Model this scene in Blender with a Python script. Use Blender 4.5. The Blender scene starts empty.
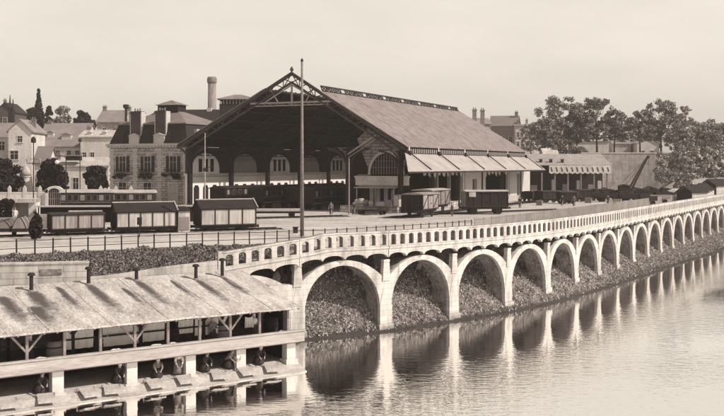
import bpy, bmesh, math, random
import numpy as np
from mathutils import Vector, Matrix, noise
R = math.radians
random.seed(7)
C = bpy.context.scene.collection
SC = bpy.context.scene

# ------------------------------------------------------------------ camera, world, sun, exposure
EYE = 6.3            # the eye above the quay and the station yard (z = 0)
WATER = -6.7
cam_d = bpy.data.cameras.new('camera')
cam_d.sensor_width = 36.0
cam_d.lens = 36.0 * 1000 / 724
cam_d.shift_y = -42.0 / 724
cam_d.clip_start = 0.5
cam_d.clip_end = 6000
cam = bpy.data.objects.new('camera', cam_d)
cam.location = (0, 0, EYE)
cam.rotation_euler = (R(90), 0, 0)
C.objects.link(cam)
SC.camera = cam

SUN_AZ = math.atan2(-0.34, 0.94)      # direction towards the sun, in plan
SUN_EL = R(43)
sun_dir = Vector((math.cos(SUN_AZ) * math.cos(SUN_EL), math.sin(SUN_AZ) * math.cos(SUN_EL), math.sin(SUN_EL)))
world = bpy.data.worlds.new('World')
SC.world = world
world.use_nodes = True
nt = world.node_tree
for n in list(nt.nodes):
    nt.nodes.remove(n)
sky = nt.nodes.new('ShaderNodeTexSky')
sky.sky_type = 'NISHITA'
sky.sun_disc = False
sky.sun_elevation = SUN_EL
sky.sun_rotation = math.atan2(sun_dir.x, sun_dir.y)
sky.air_density = 1.0
sky.dust_density = 4.0
sky.ozone_density = 1.0
bw = nt.nodes.new('ShaderNodeRGBToBW')
mul = nt.nodes.new('ShaderNodeMix')
mul.data_type = 'RGBA'
mul.blend_type = 'MULTIPLY'
mul.inputs['Factor'].default_value = 1.0
mul.inputs['B'].default_value = (1.0, 0.925, 0.815, 1)
pw = nt.nodes.new('ShaderNodeMath')
pw.operation = 'POWER'
pw.inputs[1].default_value = 0.30
bg = nt.nodes.new('ShaderNodeBackground')
bg.inputs['Strength'].default_value = 0.15
wo = nt.nodes.new('ShaderNodeOutputWorld')
nt.links.new(sky.outputs[0], bw.inputs[0])
nt.links.new(bw.outputs[0], pw.inputs[0])
SKYGAIN = nt.nodes.new('ShaderNodeMath'); SKYGAIN.operation = 'MULTIPLY'; SKYGAIN.inputs[1].default_value = 4.35
nt.links.new(pw.outputs[0], SKYGAIN.inputs[0])
wtc = nt.nodes.new('ShaderNodeTexCoord'); wsp = nt.nodes.new('ShaderNodeSeparateXYZ'); nt.links.new(wtc.outputs['Generated'], wsp.inputs[0])
wmr = nt.nodes.new('ShaderNodeMapRange'); wmr.interpolation_type = 'SMOOTHSTEP'
wmr.inputs[1].default_value = 0.38; wmr.inputs[2].default_value = 0.8; wmr.inputs[3].default_value = 1.0; wmr.inputs[4].default_value = 0.12
nt.links.new(wsp.outputs[2], wmr.inputs[0])
cn = nt.nodes.new('ShaderNodeTexNoise'); cn.inputs['Scale'].default_value = 5; cn.inputs['Detail'].default_value = 7
cmap = nt.nodes.new('ShaderNodeMapping'); cmap.inputs['Scale'].default_value = (1, 1, 3.5); nt.links.new(wtc.outputs['Generated'], cmap.inputs[0]); nt.links.new(cmap.outputs[0], cn.inputs['Vector'])
cmr = nt.nodes.new('ShaderNodeMapRange'); cmr.inputs[1].default_value = .35; cmr.inputs[2].default_value = .65; cmr.inputs[3].default_value = .95; cmr.inputs[4].default_value = 1.05
nt.links.new(cn.outputs[0], cmr.inputs[0])
cm2 = nt.nodes.new('ShaderNodeMath'); cm2.operation = 'MULTIPLY'; nt.links.new(cmr.outputs[0], cm2.inputs[0]); nt.links.new(wmr.outputs[0], cm2.inputs[1]); 
wm2 = nt.nodes.new('ShaderNodeMath'); wm2.operation = 'MULTIPLY'
nt.links.new(SKYGAIN.outputs[0], wm2.inputs[0]); nt.links.new(cm2.outputs[0], wm2.inputs[1])
nt.links.new(wm2.outputs[0], mul.inputs['A'])
nt.links.new(mul.outputs['Result'], bg.inputs['Color'])
nt.links.new(bg.outputs[0], wo.inputs[0])

sl = bpy.data.lights.new('sun', 'SUN')
sl.energy = 4.9
sl.angle = R(0.5)
sl.color = (1.0, 0.93, 0.83)
so = bpy.data.objects.new('sun', sl)
so.rotation_euler = sun_dir.to_track_quat('Z', 'Y').to_euler()
so.location = (60, -40, 80)
C.objects.link(so)

SC.view_settings.view_transform = 'Standard'
SC.view_settings.look = 'None'
SC.view_settings.exposure = 0.0
SC.view_settings.gamma = 1.0
SC.view_settings.use_curve_mapping = False
SC.cycles.max_bounces = 6
SC.cycles.transparent_max_bounces = 12
SC.cycles.use_denoising = True

# ------------------------------------------------------------------ materials
def tone(v):
    t = min(1.0, max(0.0, v / 0.5))
    return (v, v * (0.76 + 0.18 * t), v * (0.78 + 0.12 * t), 1)

MATS = {}
def mat(name, v, var=0.25, scale=0.6, fine=6.0, rough=0.9, bump=0.0, spec=0.2, v2=None, metal=0.0, stretch=None):
    """plain procedural surface: two scales of noise move the colour between v*(1-var) and v*(1+var) (or to v2)"""
    if name in MATS:
        return MATS[name]
    m = bpy.data.materials.new(name)
    m.use_nodes = True
    t = m.node_tree
    b = t.nodes['Principled BSDF']
    b.inputs['Roughness'].default_value = rough
    b.inputs['Metallic'].default_value = metal
    b.inputs['Specular IOR Level'].default_value = spec
    tc = t.nodes.new('ShaderNodeTexCoord')
    src = tc.outputs['Object']
    if stretch:
        mp = t.nodes.new('ShaderNodeMapping'); mp.inputs['Scale'].default_value = stretch
        t.links.new(src, mp.inputs[0]); src = mp.outputs[0]
    n1 = t.nodes.new('ShaderNodeTexNoise'); n1.inputs['Scale'].default_value = scale; n1.inputs['Detail'].default_value = 6
    n1.inputs['Roughness'].default_value = 0.65
    n2 = t.nodes.new('ShaderNodeTexNoise'); n2.inputs['Scale'].default_value = fine; n2.inputs['Detail'].default_value = 4
    t.links.new(src, n1.inputs['Vector']); t.links.new(src, n2.inputs['Vector'])
    mx = t.nodes.new('ShaderNodeMath'); mx.operation = 'MULTIPLY_ADD'; mx.inputs[1].default_value = 0.45
    t.links.new(n2.outputs[0], mx.inputs[0])
    m2 = t.nodes.new('ShaderNodeMath'); m2.operation = 'MULTIPLY'; m2.inputs[1].default_value = 0.55
    t.links.new(n1.outputs[0], m2.inputs[0]); t.links.new(m2.outputs[0], mx.inputs[2])
    cr = t.nodes.new('ShaderNodeValToRGB')
    cr.color_ramp.elements[0].position = 0.36; cr.color_ramp.elements[1].position = 0.64
    cr.color_ramp.elements[0].color = tone(v * (1 - var)) if v2 is None else tone(v2)
    cr.color_ramp.elements[1].color = tone(v * (1 + var))
    t.links.new(mx.outputs[0], cr.inputs[0])
    t.links.new(cr.outputs[0], b.inputs['Base Color'])
    if bump:
        bp = t.nodes.new('ShaderNodeBump'); bp.inputs['Strength'].default_value = bump; bp.inputs['Distance'].default_value = 0.08
        t.links.new(mx.outputs[0], bp.inputs['Height']); t.links.new(bp.outputs[0], b.inputs['Normal'])
    MATS[name] = m
    return m

def brick_mat(name, v, mortar, bw_=0.6, bh=0.25, gap=0.02, var=0.3, use='Object', rot=None):
    if name in MATS:
        return MATS[name]
    m = bpy.data.materials.new(name); m.use_nodes = True
    t = m.node_tree; b = t.nodes['Principled BSDF']
    b.inputs['Roughness'].default_value = 0.92; b.inputs['Specular IOR Level'].default_value = 0.15
    tc = t.nodes.new('ShaderNodeTexCoord')
    sp = t.nodes.new('ShaderNodeSeparateXYZ'); t.links.new(tc.outputs['Object'], sp.inputs[0])
    ad = t.nodes.new('ShaderNodeMath'); ad.operation = 'ADD'
    t.links.new(sp.outputs[0], ad.inputs[0]); t.links.new(sp.outputs[1], ad.inputs[1])
    cb = t.nodes.new('ShaderNodeCombineXYZ')
    if use == 'roof': t.links.new(sp.outputs[1], cb.inputs[0]); t.links.new(sp.outputs[0], cb.inputs[1])
    elif use == 'roofx': t.links.new(sp.outputs[0], cb.inputs[0]); t.links.new(sp.outputs[1], cb.inputs[1])
    else: t.links.new(ad.outputs[0], cb.inputs[0]); t.links.new(sp.outputs[2], cb.inputs[1])
    br = t.nodes.new('ShaderNodeTexBrick')
    br.inputs['Scale'].default_value = 1.0
    br.inputs['Brick Width'].default_value = bw_; br.inputs['Row Height'].default_value = bh
    br.inputs['Mortar Size'].default_value = gap
    br.inputs['Color1'].default_value = tone(v * (1 - var)); br.inputs['Color2'].default_value = tone(v * (1 + var))
    br.inputs['Mortar'].default_value = tone(mortar)
    t.links.new(cb.outputs[0], br.inputs['Vector'])
    nz = t.nodes.new('ShaderNodeTexNoise'); nz.inputs['Scale'].default_value = 0.9; nz.inputs['Detail'].default_value = 6
    mpz = t.nodes.new('ShaderNodeMapping'); mpz.inputs['Scale'].default_value = (1.3, 1.3, 0.28) if use == 'Object' else (.6, 1.2, 1)
    t.links.new(tc.outputs['Object'], mpz.inputs[0]); t.links.new(mpz.outputs[0], nz.inputs['Vector'])
    nz.inputs['Roughness'].default_value = 0.7
    rm = t.nodes.new('ShaderNodeMapRange'); rm.inputs[1].default_value = 0.34; rm.inputs[2].default_value = 0.56
    rm.inputs[3].default_value = 0.62; rm.inputs[4].default_value = 1.08
    t.links.new(nz.outputs[0], rm.inputs[0])
    mm = t.nodes.new('ShaderNodeMix'); mm.data_type = 'RGBA'; mm.blend_type = 'MULTIPLY'; mm.inputs['Factor'].default_value = 1
    t.links.new(br.outputs[0], mm.inputs['A']); t.links.new(rm.outputs[0], mm.inputs['B'])
    t.links.new(mm.outputs['Result'], b.inputs['Base Color'])
    MATS[name] = m
    return m

def leaf_mat(name, v, var=0.5):
    if name in MATS:
        return MATS[name]
    m = bpy.data.materials.new(name); m.use_nodes = True
    t = m.node_tree; b = t.nodes['Principled BSDF']
    b.inputs['Roughness'].default_value = 0.75; b.inputs['Specular IOR Level'].default_value = 0.25
    g = t.nodes.new('ShaderNodeNewGeometry')
    cr = t.nodes.new('ShaderNodeValToRGB')
    cr.color_ramp.elements[0].color = tone(v * (1 - var)); cr.color_ramp.elements[1].color = tone(v * (1 + var))
    t.links.new(g.outputs['Random Per Island'], cr.inputs[0])
    t.links.new(cr.outputs[0], b.inputs['Base Color'])
    MATS[name] = m
    return m

def glass_mat():
    return mat('window_glass', 0.015, 0.3, rough=0.35, spec=0.25)

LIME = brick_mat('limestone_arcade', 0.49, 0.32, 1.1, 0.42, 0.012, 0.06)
LIME_D = mat('limestone_stained_shaded', 0.30, v2=0.07, scale=0.9, fine=5, bump=0.3)  # mottled darker limestone, also colours shade into the arcade's inner faces
WHITE = mat('white_plaster', 0.58, 0.24, 0.5, 5, stretch=(1, 1, .45))
CREAM = mat('cream_plaster', 0.47, 0.28, 0.5, 4, stretch=(1, 1, .45))
STONE = brick_mat('ashlar_stone', 0.42, 0.18, 0.9, 0.38, 0.04, 0.3)
QUOIN = mat('quoin_stone', 0.50, 0.15, 0.8)
DARKROOF = mat('dark_slate', 0.028, 0.3, 0.8, 7, rough=0.7)
SLATE = mat('grey_slate', 0.20, 0.2, 0.6, 8, rough=0.75)
TILE = mat('faded_tile', 0.25, 0.25, 0.4, 9)
ZINC = brick_mat('zinc_roof', 0.235, 0.20, 0.9, 0.55, 0.012, 0.09, use='roof')
HALLSHADE = mat('shade_lining', 0.008, 0.4, 0.6, 5)  # near-black colour stands in for the darkness inside the hall
IRON = mat('painted_iron', 0.03, 0.35, 1.5, 9, rough=0.6)
IRONL = mat('pale_iron', 0.28, 0.3, 1.5, 9, rough=0.6)
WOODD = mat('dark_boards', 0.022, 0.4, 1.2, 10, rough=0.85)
WOODM = mat('grey_boards', 0.22, 0.3, 1.0, 9, rough=0.9, stretch=(1, 1, 5))
WOODL = mat('pale_boards', 0.40, 0.22, 0.8, 7, rough=0.9)
BRICK = brick_mat('brickwork', 0.20, 0.30, 0.5, 0.16, 0.03, 0.25)
CLOTH = mat('white_cloth', 0.62, 0.1, 1.0)
SKIN = mat('skin', 0.33, 0.08)
CLOTHD = mat('dark_cloth', 0.04, 0.3)
CLOTHM = mat('grey_cloth', 0.20, 0.2)
GLASS = glass_mat()

# ------------------------------------------------------------------ helpers
class MB:
    def __init__(s):
        s.v = []; s.f = []; s.M = None
    def _a(s, vs, fs):
        o = len(s.v)
        if s.M is not None:
            vs = [tuple(s.M @ Vector(p)) for p in vs]
        s.v.extend([tuple(p) for p in vs])
        s.f.extend([tuple(i + o for i in f) for f in fs])
        return s
    def box(s, x0, x1, y0, y1, z0, z1):
        vs = [(x0,y0,z0),(x1,y0,z0),(x1,y1,z0),(x0,y1,z0),(x0,y0,z1),(x1,y0,z1),(x1,y1,z1),(x0,y1,z1)]
        return s._a(vs, [(0,3,2,1),(4,5,6,7),(0,1,5,4),(1,2,6,5),(2,3,7,6),(3,0,4,7)])
    def hexa(s, lo, hi):
        """lo, hi: four points each, counter-clockwise seen from above"""
        return s._a(list(lo) + list(hi), [(0,3,2,1),(4,5,6,7),(0,1,5,4),(1,2,6,5),(2,3,7,6),(3,0,4,7)])
    def bar(s, p, q, w, h=None):
        """square bar from p to q"""
        h = h or w
        p = Vector(p); q = Vector(q); d = (q - p)
        if d.length < 1e-6: return s
        d.normalize()
        up = Vector((0, 0, 1)) if abs(d.z) < 0.95 else Vector((1, 0, 0))
        a = d.cross(up).normalized() * (w / 2); b = a.normalized().cross(d).normalized() * (h / 2)
        vs = [p-a-b, p+a-b, p+a+b, p-a+b, q-a-b, q+a-b, q+a+b, q-a+b]
        return s._a(vs, [(0,1,2,3),(7,6,5,4),(0,4,5,1),(1,5,6,2),(2,6,7,3),(3,7,4,0)])
    def tube(s, p, q, r0, r1=None, n=8, cap=True):
        r1 = r0 if r1 is None else r1
        p = Vector(p); q = Vector(q); d = (q - p).normalized()
        up = Vector((0, 0, 1)) if abs(d.z) < 0.95 else Vector((1, 0, 0))
        a = d.cross(up).normalized(); b = a.cross(d).normalized()
        vs = []
        for c, r in ((p, r0), (q, r1)):
            for k in range(n):
                t = 2 * math.pi * k / n
                vs.append(c + a * (r * math.cos(t)) + b * (r * math.sin(t)))
        fs = [(k, (k + 1) % n, n + (k + 1) % n, n + k) for k in range(n)]
        if cap:
            fs += [tuple(range(n))[::-1], tuple(range(n, 2 * n))]
        return s._a(vs, fs)
    def lathe(s, prof, c=(0, 0, 0), n=12, sx=1.0, sy=1.0):
        """prof: list of (radius, z)"""
        vs = []
        for r, z in prof:
            for k in range(n):
                t = 2 * math.pi * k / n
                vs.append((c[0] + sx * r * math.cos(t), c[1] + sy * r * math.sin(t), c[2] + z))
        fs = []
        for i in range(len(prof) - 1):
            for k in range(n):
                fs.append((i*n+k, i*n+(k+1)%n, (i+1)*n+(k+1)%n, (i+1)*n+k))
        fs += [tuple(range(n))[::-1], tuple(range((len(prof)-1)*n, len(prof)*n))]
        return s._a(vs, fs)
    def prism_y(s, poly, y0, y1):
        """poly: (x, z) outline, counter-clockwise seen from -y; extruded from y0 to y1"""
        n = len(poly)
        vs = [(x, y0, z) for x, z in poly] + [(x, y1, z) for x, z in poly]
        fs = [tuple(range(n)), tuple(range(n, 2*n))[::-1]] + [(k, n+k, n+(k+1)%n, (k+1)%n) for k in range(n)]
        return s._a(vs, fs)
    def prism_x(s, poly, x0, x1):
        """poly: (y, z)"""
        n = len(poly)
        vs = [(x0, y, z) for y, z in poly] + [(x1, y, z) for y, z in poly]
        fs = [tuple(range(n))[::-1], tuple(range(n, 2*n))] + [(k, (k+1)%n, n+(k+1)%n, n+k) for k in range(n)]
        return s._a(vs, fs)
    def quad(s, a, b, c, d):
        return s._a([a, b, c, d], [(0, 1, 2, 3)])
    def build(s, name, m, parent=None, smooth=False, off=None):
        me = bpy.data.meshes.new(name)
        vs = s.v
        if off is not None:
            vs = [(x - off[0], y - off[1], z - off[2]) for x, y, z in vs]
        me.from_pydata(vs, [], s.f)
        me.materials.append(m)
        if smooth:
            me.polygons.foreach_set('use_smooth', [True] * len(me.polygons))
        me.validate()
        bm = bmesh.new(); bm.from_mesh(me)
        bmesh.ops.recalc_face_normals(bm, faces=bm.faces)
        bm.to_mesh(me); bm.free()
        me.update()
        o = bpy.data.objects.new(name, me)
        C.objects.link(o)
        if parent is not None:
            o.parent = parent
        return o

def quads_obj(name, V, m, parent=None):
    """V: (n,4,3) array of leaf quads"""
    n = len(V)
    me = bpy.data.meshes.new(name)
    me.vertices.add(n * 4); me.vertices.foreach_set('co', np.asarray(V, dtype=np.float32).ravel())
    me.loops.add(n * 4); me.loops.foreach_set('vertex_index', np.arange(n * 4, dtype=np.int32))
    me.polygons.add(n); me.polygons.foreach_set('loop_start', np.arange(0, n * 4, 4, dtype=np.int32))
    me.update(); me.validate()
    me.materials.append(m)
    o = bpy.data.objects.new(name, me)
    C.objects.link(o)
    if parent is not None: o.parent = parent
    return o

def tag(o, label=None, cat=None, group=None, kind=None):
    if label: o['label'] = label
    if cat: o['category'] = cat
    if group: o['group'] = group
    if kind: o['kind'] = kind
    return o

def thing(name, label, cat, loc=(0, 0, 0), rz=0.0, group=None):
    o = bpy.data.objects.new(name, None)
    o.empty_display_size = 0.5
    o.location = loc; o.rotation_euler = (0, 0, rz)
    C.objects.link(o)
    return tag(o, label, cat, group)

def copy_tree(o, parent=None):
    c = o.copy(); C.objects.link(c)
    if parent is not None:
        c.parent = parent
    for ch in [k for k in KIDS.get(o.name, o.children)]:
        copy_tree(ch, c)
    return c
KIDS = {}

def dup(o, loc, rz, label, group=None):
    KIDS.clear()
    c = copy_tree(o)
    c.location = loc; c.rotation_euler = (0, 0, rz)
    c['label'] = label
    if group: c['group'] = group
    return c

def at(px, D, z=0.0):
    """a sight line of the photograph followed to distance D"""
    return Vector(((px - 362) / 1000 * D, D, z))
def zat(py, D):
    return EYE - (py - 166) / 1000 * D
def gd(py, z=0.0):
    return (EYE - z) * 1000 / (py - 166)

# ------------------------------------------------------------------ quay curve
S = 7.85
ANG = [25, 31.5, 42, 46.5, 53, 58, 60, 61, 61.5, 61.5, 61.5, 61.5, 61.5, 61.5, 61.5, 61.5, 61.5, 61.5, 61.5, 61.5, 61.5, 61.5, 61.5, 61.5]
P1 = Vector((1.9, 78.7))
PIER = [None] * 25
PIER[2] = P1                         # index 2 is the first free pier that shows fully
for i in range(2, 24):
    a = R(ANG[i]); PIER[i + 1] = PIER[i] + S * Vector((math.cos(a), math.sin(a)))
for i in (1, 0):
    a = R(ANG[i]); PIER[i] = PIER[i + 1] - S * Vector((math.cos(a), math.sin(a)))
NB = 22                              # bays
# guide polyline: s = 0 at PIER[0]
GS = [-60.0] ; GP = []
leftdir = Vector((math.cos(R(33)), math.sin(R(33))))
GP = [PIER[0] - leftdir * 60] + [PIER[i] for i in range(0, 25)]
GS = [-60.0] + [S * i for i in range(0, 25)]
lastdir = (PIER[24] - PIER[23]).normalized()
GP.append(PIER[24] + lastdir * 300); GS.append(S * 24 + 300)
def vdir(i):
    """smoothed direction at guide vertex i"""
    if i == 0: return (GP[1] - GP[0]).normalized()
    if i == len(GP) - 1: return (GP[-1] - GP[-2]).normalized()
    return ((GP[i] - GP[i-1]).normalized() + (GP[i+1] - GP[i]).normalized()).normalized()
VD = [vdir(i) for i in range(len(GP))]
def guide(s, b):
    """world xy of the point s along the quay, b metres towards the river"""
    for i in range(len(GS) - 1):
        if s <= GS[i + 1] or i == len(GS) - 2:
            t = (s - GS[i]) / (GS[i + 1] - GS[i])
            p = GP[i].lerp(GP[i + 1], t)
            d = VD[i].lerp(VD[i + 1], t).normalized()
            return p + Vector((d.y, -d.x)) * b
def deckz(s):
    """deck level: level over the arcade, a ramp down at its left end"""
    e = S * 1.35
    if s >= e: return 0.0
    x = e - s
    return -max(0.0, 0.125 * x) if x > 1.0 else -0.0625 * x * x - 0.0625 * x * 0
def smooth(a, b, x):
    t = min(1, max(0, (x - a) / (b - a))); return t * t * (3 - 2 * t)

# bank in front of the arcade
def front_w(s):
    k = s / S
    return 0.5 + 0.6 * smooth(2.5, 5, k) + 2.0 * smooth(5, 10, k) + 1.8 * smooth(10, 13, k)
def bankz(s, b):
    k = s / S
    z0 = -6.45 + 0.9 * smooth(3.0, 6.0, k)          # level at the face of the piers
    fw = front_w(s)
    if b >= 0:
        z = z0 + (WATER - 0.1 - z0) * (b / fw)
        if b > fw: z = WATER - 0.1 - (b - fw) * 0.5
    else:
        z = z0 + (-0.7 - z0) * min(1.0, (-b) / 6.2)
    return z + (0.16 * (noise.noise(Vector((s * 0.8, b * 0.9, 0))) + 0.6 * noise.noise(Vector((s * 2.1, b * 2.2, 3)))) if b < fw + .5 else 0)
def leftz(s, b):
    """the shrubby bank beside the ramp and behind the wash-house"""
    if b <= -6.8: return 0.0
    lo = max(-1.35, deckz(s)) - 0.1
    t = min(1.0, (b + 6.8) / 5.0)
    z = lo * t
    return z + 0.08 * noise.noise(Vector((s * 0.7, b * 0.7, 9)))

# ------------------------------------------------------------------ setting: water, yard, banks
def sheet(name, ss, bs, zf, m, kind='structure'):
    vs, fs = [], []
    for s in ss:
        for b in bs:
            p = guide(s, b); vs.append((p.x, p.y, zf(s, b)))
    nb = len(bs)
    for i in range(len(ss) - 1):
        for j in range(nb - 1):
            fs.append((i*nb+j, i*nb+j+1, (i+1)*nb+j+1, (i+1)*nb+j))
    mb = MB(); mb._a(vs, fs)
    o = mb.build(name, m, None, True)
    o['kind'] = kind
    return o

def water_material():
    m = bpy.data.materials.new('river_water'); m.use_nodes = True
    t = m.node_tree; b = t.nodes['Principled BSDF']
    out = t.nodes['Material Output']
    b.inputs['Base Color'].default_value = tone(0.10)
    b.inputs['Roughness'].default_value = 0.5
    gl = t.nodes.new('ShaderNodeBsdfGlossy'); gl.inputs['Roughness'].default_value = 0.04
    gl.inputs['Color'].default_value = (0.99, 0.98, 0.96, 1)
    mix = t.nodes.new('ShaderNodeMixShader')
    fr = t.nodes.new('ShaderNodeLayerWeight'); fr.inputs[0].default_value = 0.5
    mr = t.nodes.new('ShaderNodeMapRange'); mr.inputs[1].default_value = 0.3; mr.inputs[2].default_value = 1.0
    mr.inputs[3].default_value = 0.96; mr.inputs[4].default_value = 0.97
    t.links.new(fr.outputs['Facing'], mr.inputs[0]); t.links.new(mr.outputs[0], mix.inputs[0])
    t.links.new(b.outputs[0], mix.inputs[1]); t.links.new(gl.outputs[0], mix.inputs[2])
    t.links.new(mix.outputs[0], out.inputs[0])
    tc = t.nodes.new('ShaderNodeTexCoord')
    mp = t.nodes.new('ShaderNodeMapping'); mp.inputs['Scale'].default_value = (0.7, 1.5, 1); mp.inputs['Rotation'].default_value = (0, 0, R(12))
    t.links.new(tc.outputs['Object'], mp.inputs[0])
    n1 = t.nodes.new('ShaderNodeTexNoise'); n1.inputs['Scale'].default_value = 1.5; n1.inputs['Detail'].default_value = 3
    n1.inputs['Roughness'].default_value = 0.55
    t.links.new(mp.outputs[0], n1.inputs['Vector'])
    # rougher water out in the stream, calm pools under the arches
    n2 = t.nodes.new('ShaderNodeTexNoise'); n2.inputs['Scale'].default_value = 0.05; n2.inputs['Detail'].default_value = 2
    t.links.new(tc.outputs['Object'], n2.inputs['Vector'])
    sp = t.nodes.new('ShaderNodeSeparateXYZ'); t.links.new(tc.outputs['Object'], sp.inputs[0])
    # distance towards the stream: x*.62 - y*.55 grows away from the quay
    a = t.nodes.new('ShaderNodeMath'); a.operation = 'MULTIPLY_ADD'; a.inputs[1].default_value = -0.62
    b2 = t.nodes.new('ShaderNodeMath'); b2.operation = 'MULTIPLY'; b2.inputs[1].default_value = 0.78
    t.links.new(sp.outputs[0], b2.inputs[0]); t.links.new(sp.outputs[1], a.inputs[0]); t.links.new(b2.outputs[0], a.inputs[2])
    r2 = t.nodes.new('ShaderNodeMapRange'); r2.inputs[1].default_value = -46; r2.inputs[2].default_value = -30
    r2.inputs[3].default_value = 0.022; r2.inputs[4].default_value = 0.13
    t.links.new(a.outputs[0], r2.inputs[0])
    s2 = t.nodes.new('ShaderNodeMath'); s2.operation = 'MULTIPLY'
    r3 = t.nodes.new('ShaderNodeMapRange'); r3.inputs[1].default_value = .3; r3.inputs[2].default_value = .7; r3.inputs[3].default_value = .25; r3.inputs[4].default_value = 1.7
    t.links.new(n2.outputs[0], r3.inputs[0])
    t.links.new(r2.outputs[0], s2.inputs[0]); t.links.new(r3.outputs[0], s2.inputs[1])
    bp = t.nodes.new('ShaderNodeBump'); bp.inputs['Distance'].default_value = 0.22
    t.links.new(s2.outputs[0], bp.inputs['Strength']); t.links.new(n1.outputs[0], bp.inputs['Height'])
    t.links.new(bp.outputs[0], gl.inputs['Normal']); t.links.new(bp.outputs[0], b.inputs['Normal'])
    return m
w = MB(); w.quad((-150, -30, WATER), (900, -30, WATER), (900, 1400, WATER), (-150, 1400, WATER))
w = w.build('water', water_material()); w['kind'] = 'structure'

def wet_foot(m, z0, z1, dark):
    t = m.node_tree; b = t.nodes['Principled BSDF']; src = b.inputs['Base Color'].links[0].from_socket
    tc = t.nodes.new('ShaderNodeTexCoord'); sp = t.nodes.new('ShaderNodeSeparateXYZ'); t.links.new(tc.outputs['Object'], sp.inputs[0])
    nz = t.nodes.new('ShaderNodeTexNoise'); nz.inputs['Scale'].default_value = 0.8; t.links.new(tc.outputs['Object'], nz.inputs['Vector'])
    ma = t.nodes.new('ShaderNodeMath'); ma.operation = 'MULTIPLY_ADD'; ma.inputs[1].default_value = -0.9; t.links.new(nz.outputs[0], ma.inputs[0]); t.links.new(sp.outputs[2], ma.inputs[2])
    mr_ = t.nodes.new('ShaderNodeMapRange'); mr_.inputs[1].default_value = z0 - .45; mr_.inputs[2].default_value = z1 - .45; mr_.inputs[3].default_value = dark; mr_.inputs[4].default_value = 1
    t.links.new(ma.outputs[0], mr_.inputs[0])
    mx = t.nodes.new('ShaderNodeMix'); mx.data_type = 'RGBA'; mx.blend_type = 'MULTIPLY'; mx.inputs['Factor'].default_value = 1
    t.links.new(src, mx.inputs['A']); t.links.new(mr_.outputs[0], mx.inputs['B']); t.links.new(mx.outputs['Result'], b.inputs['Base Color'])
wet_foot(LIME, -6.5, -5.9, 0.45)
YARD = mat('yard_sand', 0.45, 0.42, 0.14, 1.6, bump=0.4, stretch=(1, 2.2, 1))
ROAD = mat('quay_road', 0.52, 0.10, 0.3, 3.0)
EARTH = mat('bank_earth', 0.18, 0.45, 0.8, 6.0, bump=0.5)
wet_foot(EARTH, -6.5, -6.1, 0.25)
DEARTH = mat('shrubby_earth', 0.12, 0.4, 0.8, 6.0, bump=0.5)

ss = np.arange(-58, S * 24 + 300, 2.0)
edge = [guide(s, -6.9) for s in ss]
m = MB()
poly = [(p.x, p.y, -0.006) for p in edge] + [(edge[-1].x + 900, edge[-1].y + 900, -0.006), (900, 4500, -0.006), (-3500, 4500, -0.006), (-3500, edge[0].y - 60, -0.006)]
bm = bmesh.new(); vv = [bm.verts.new(p) for p in poly]; f = bm.faces.new(vv)
bmesh.ops.triangulate(bm, faces=[f]); bmesh.ops.recalc_face_normals(bm, faces=bm.faces)
me = bpy.data.meshes.new('ground'); bm.to_mesh(me); bm.free(); me.materials.append(YARD)
g = bpy.data.objects.new('ground', me); C.objects.link(g); g['kind'] = 'structure'

sheet('river_bank', list(np.arange(S * 0.02, S * 24 + 200, 0.5)), list(np.arange(-6.9, 9.2, 0.4)), bankz, EARTH)
sheet('left_bank', list(np.arange(-56, S * 0.1, 0.6)), [-6.95, -6.8, -6, -5, -4, -3, -2, -1.4, -0.5, 0.5, 1.5, 2.4, 3.2], leftz, DEARTH)
sheet('ramp_bank', list(np.arange(0, S * 1.5, 0.5)), [-6.95, -6.8, -6, -5, -4, -3, -2, -1.5], leftz, DEARTH)
# road surface on the deck and along the fence
def roadz(s, b): return 0.004
sheet('quay_road', list(np.arange(S * 1.35, S * 24 + 200, 1.0)), [-7.2, -6.2, -4, -2, 0.0], lambda s, b: 0.008, ROAD)
# towards the left the lit road runs beyond the fence, on the yard side
sheet('quay_path', list(np.arange(-56, S * 1.36, 1.0)), [-13.5, -12, -10, -8, -6.85], lambda s, b: 0.006, ROAD)
sheet('ramp_path', list(np.arange(-4, S * 1.36, 0.5)), [-1.6, -0.8, 0.0], lambda s, b: deckz(s) + 0.01, ROAD)

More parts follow.
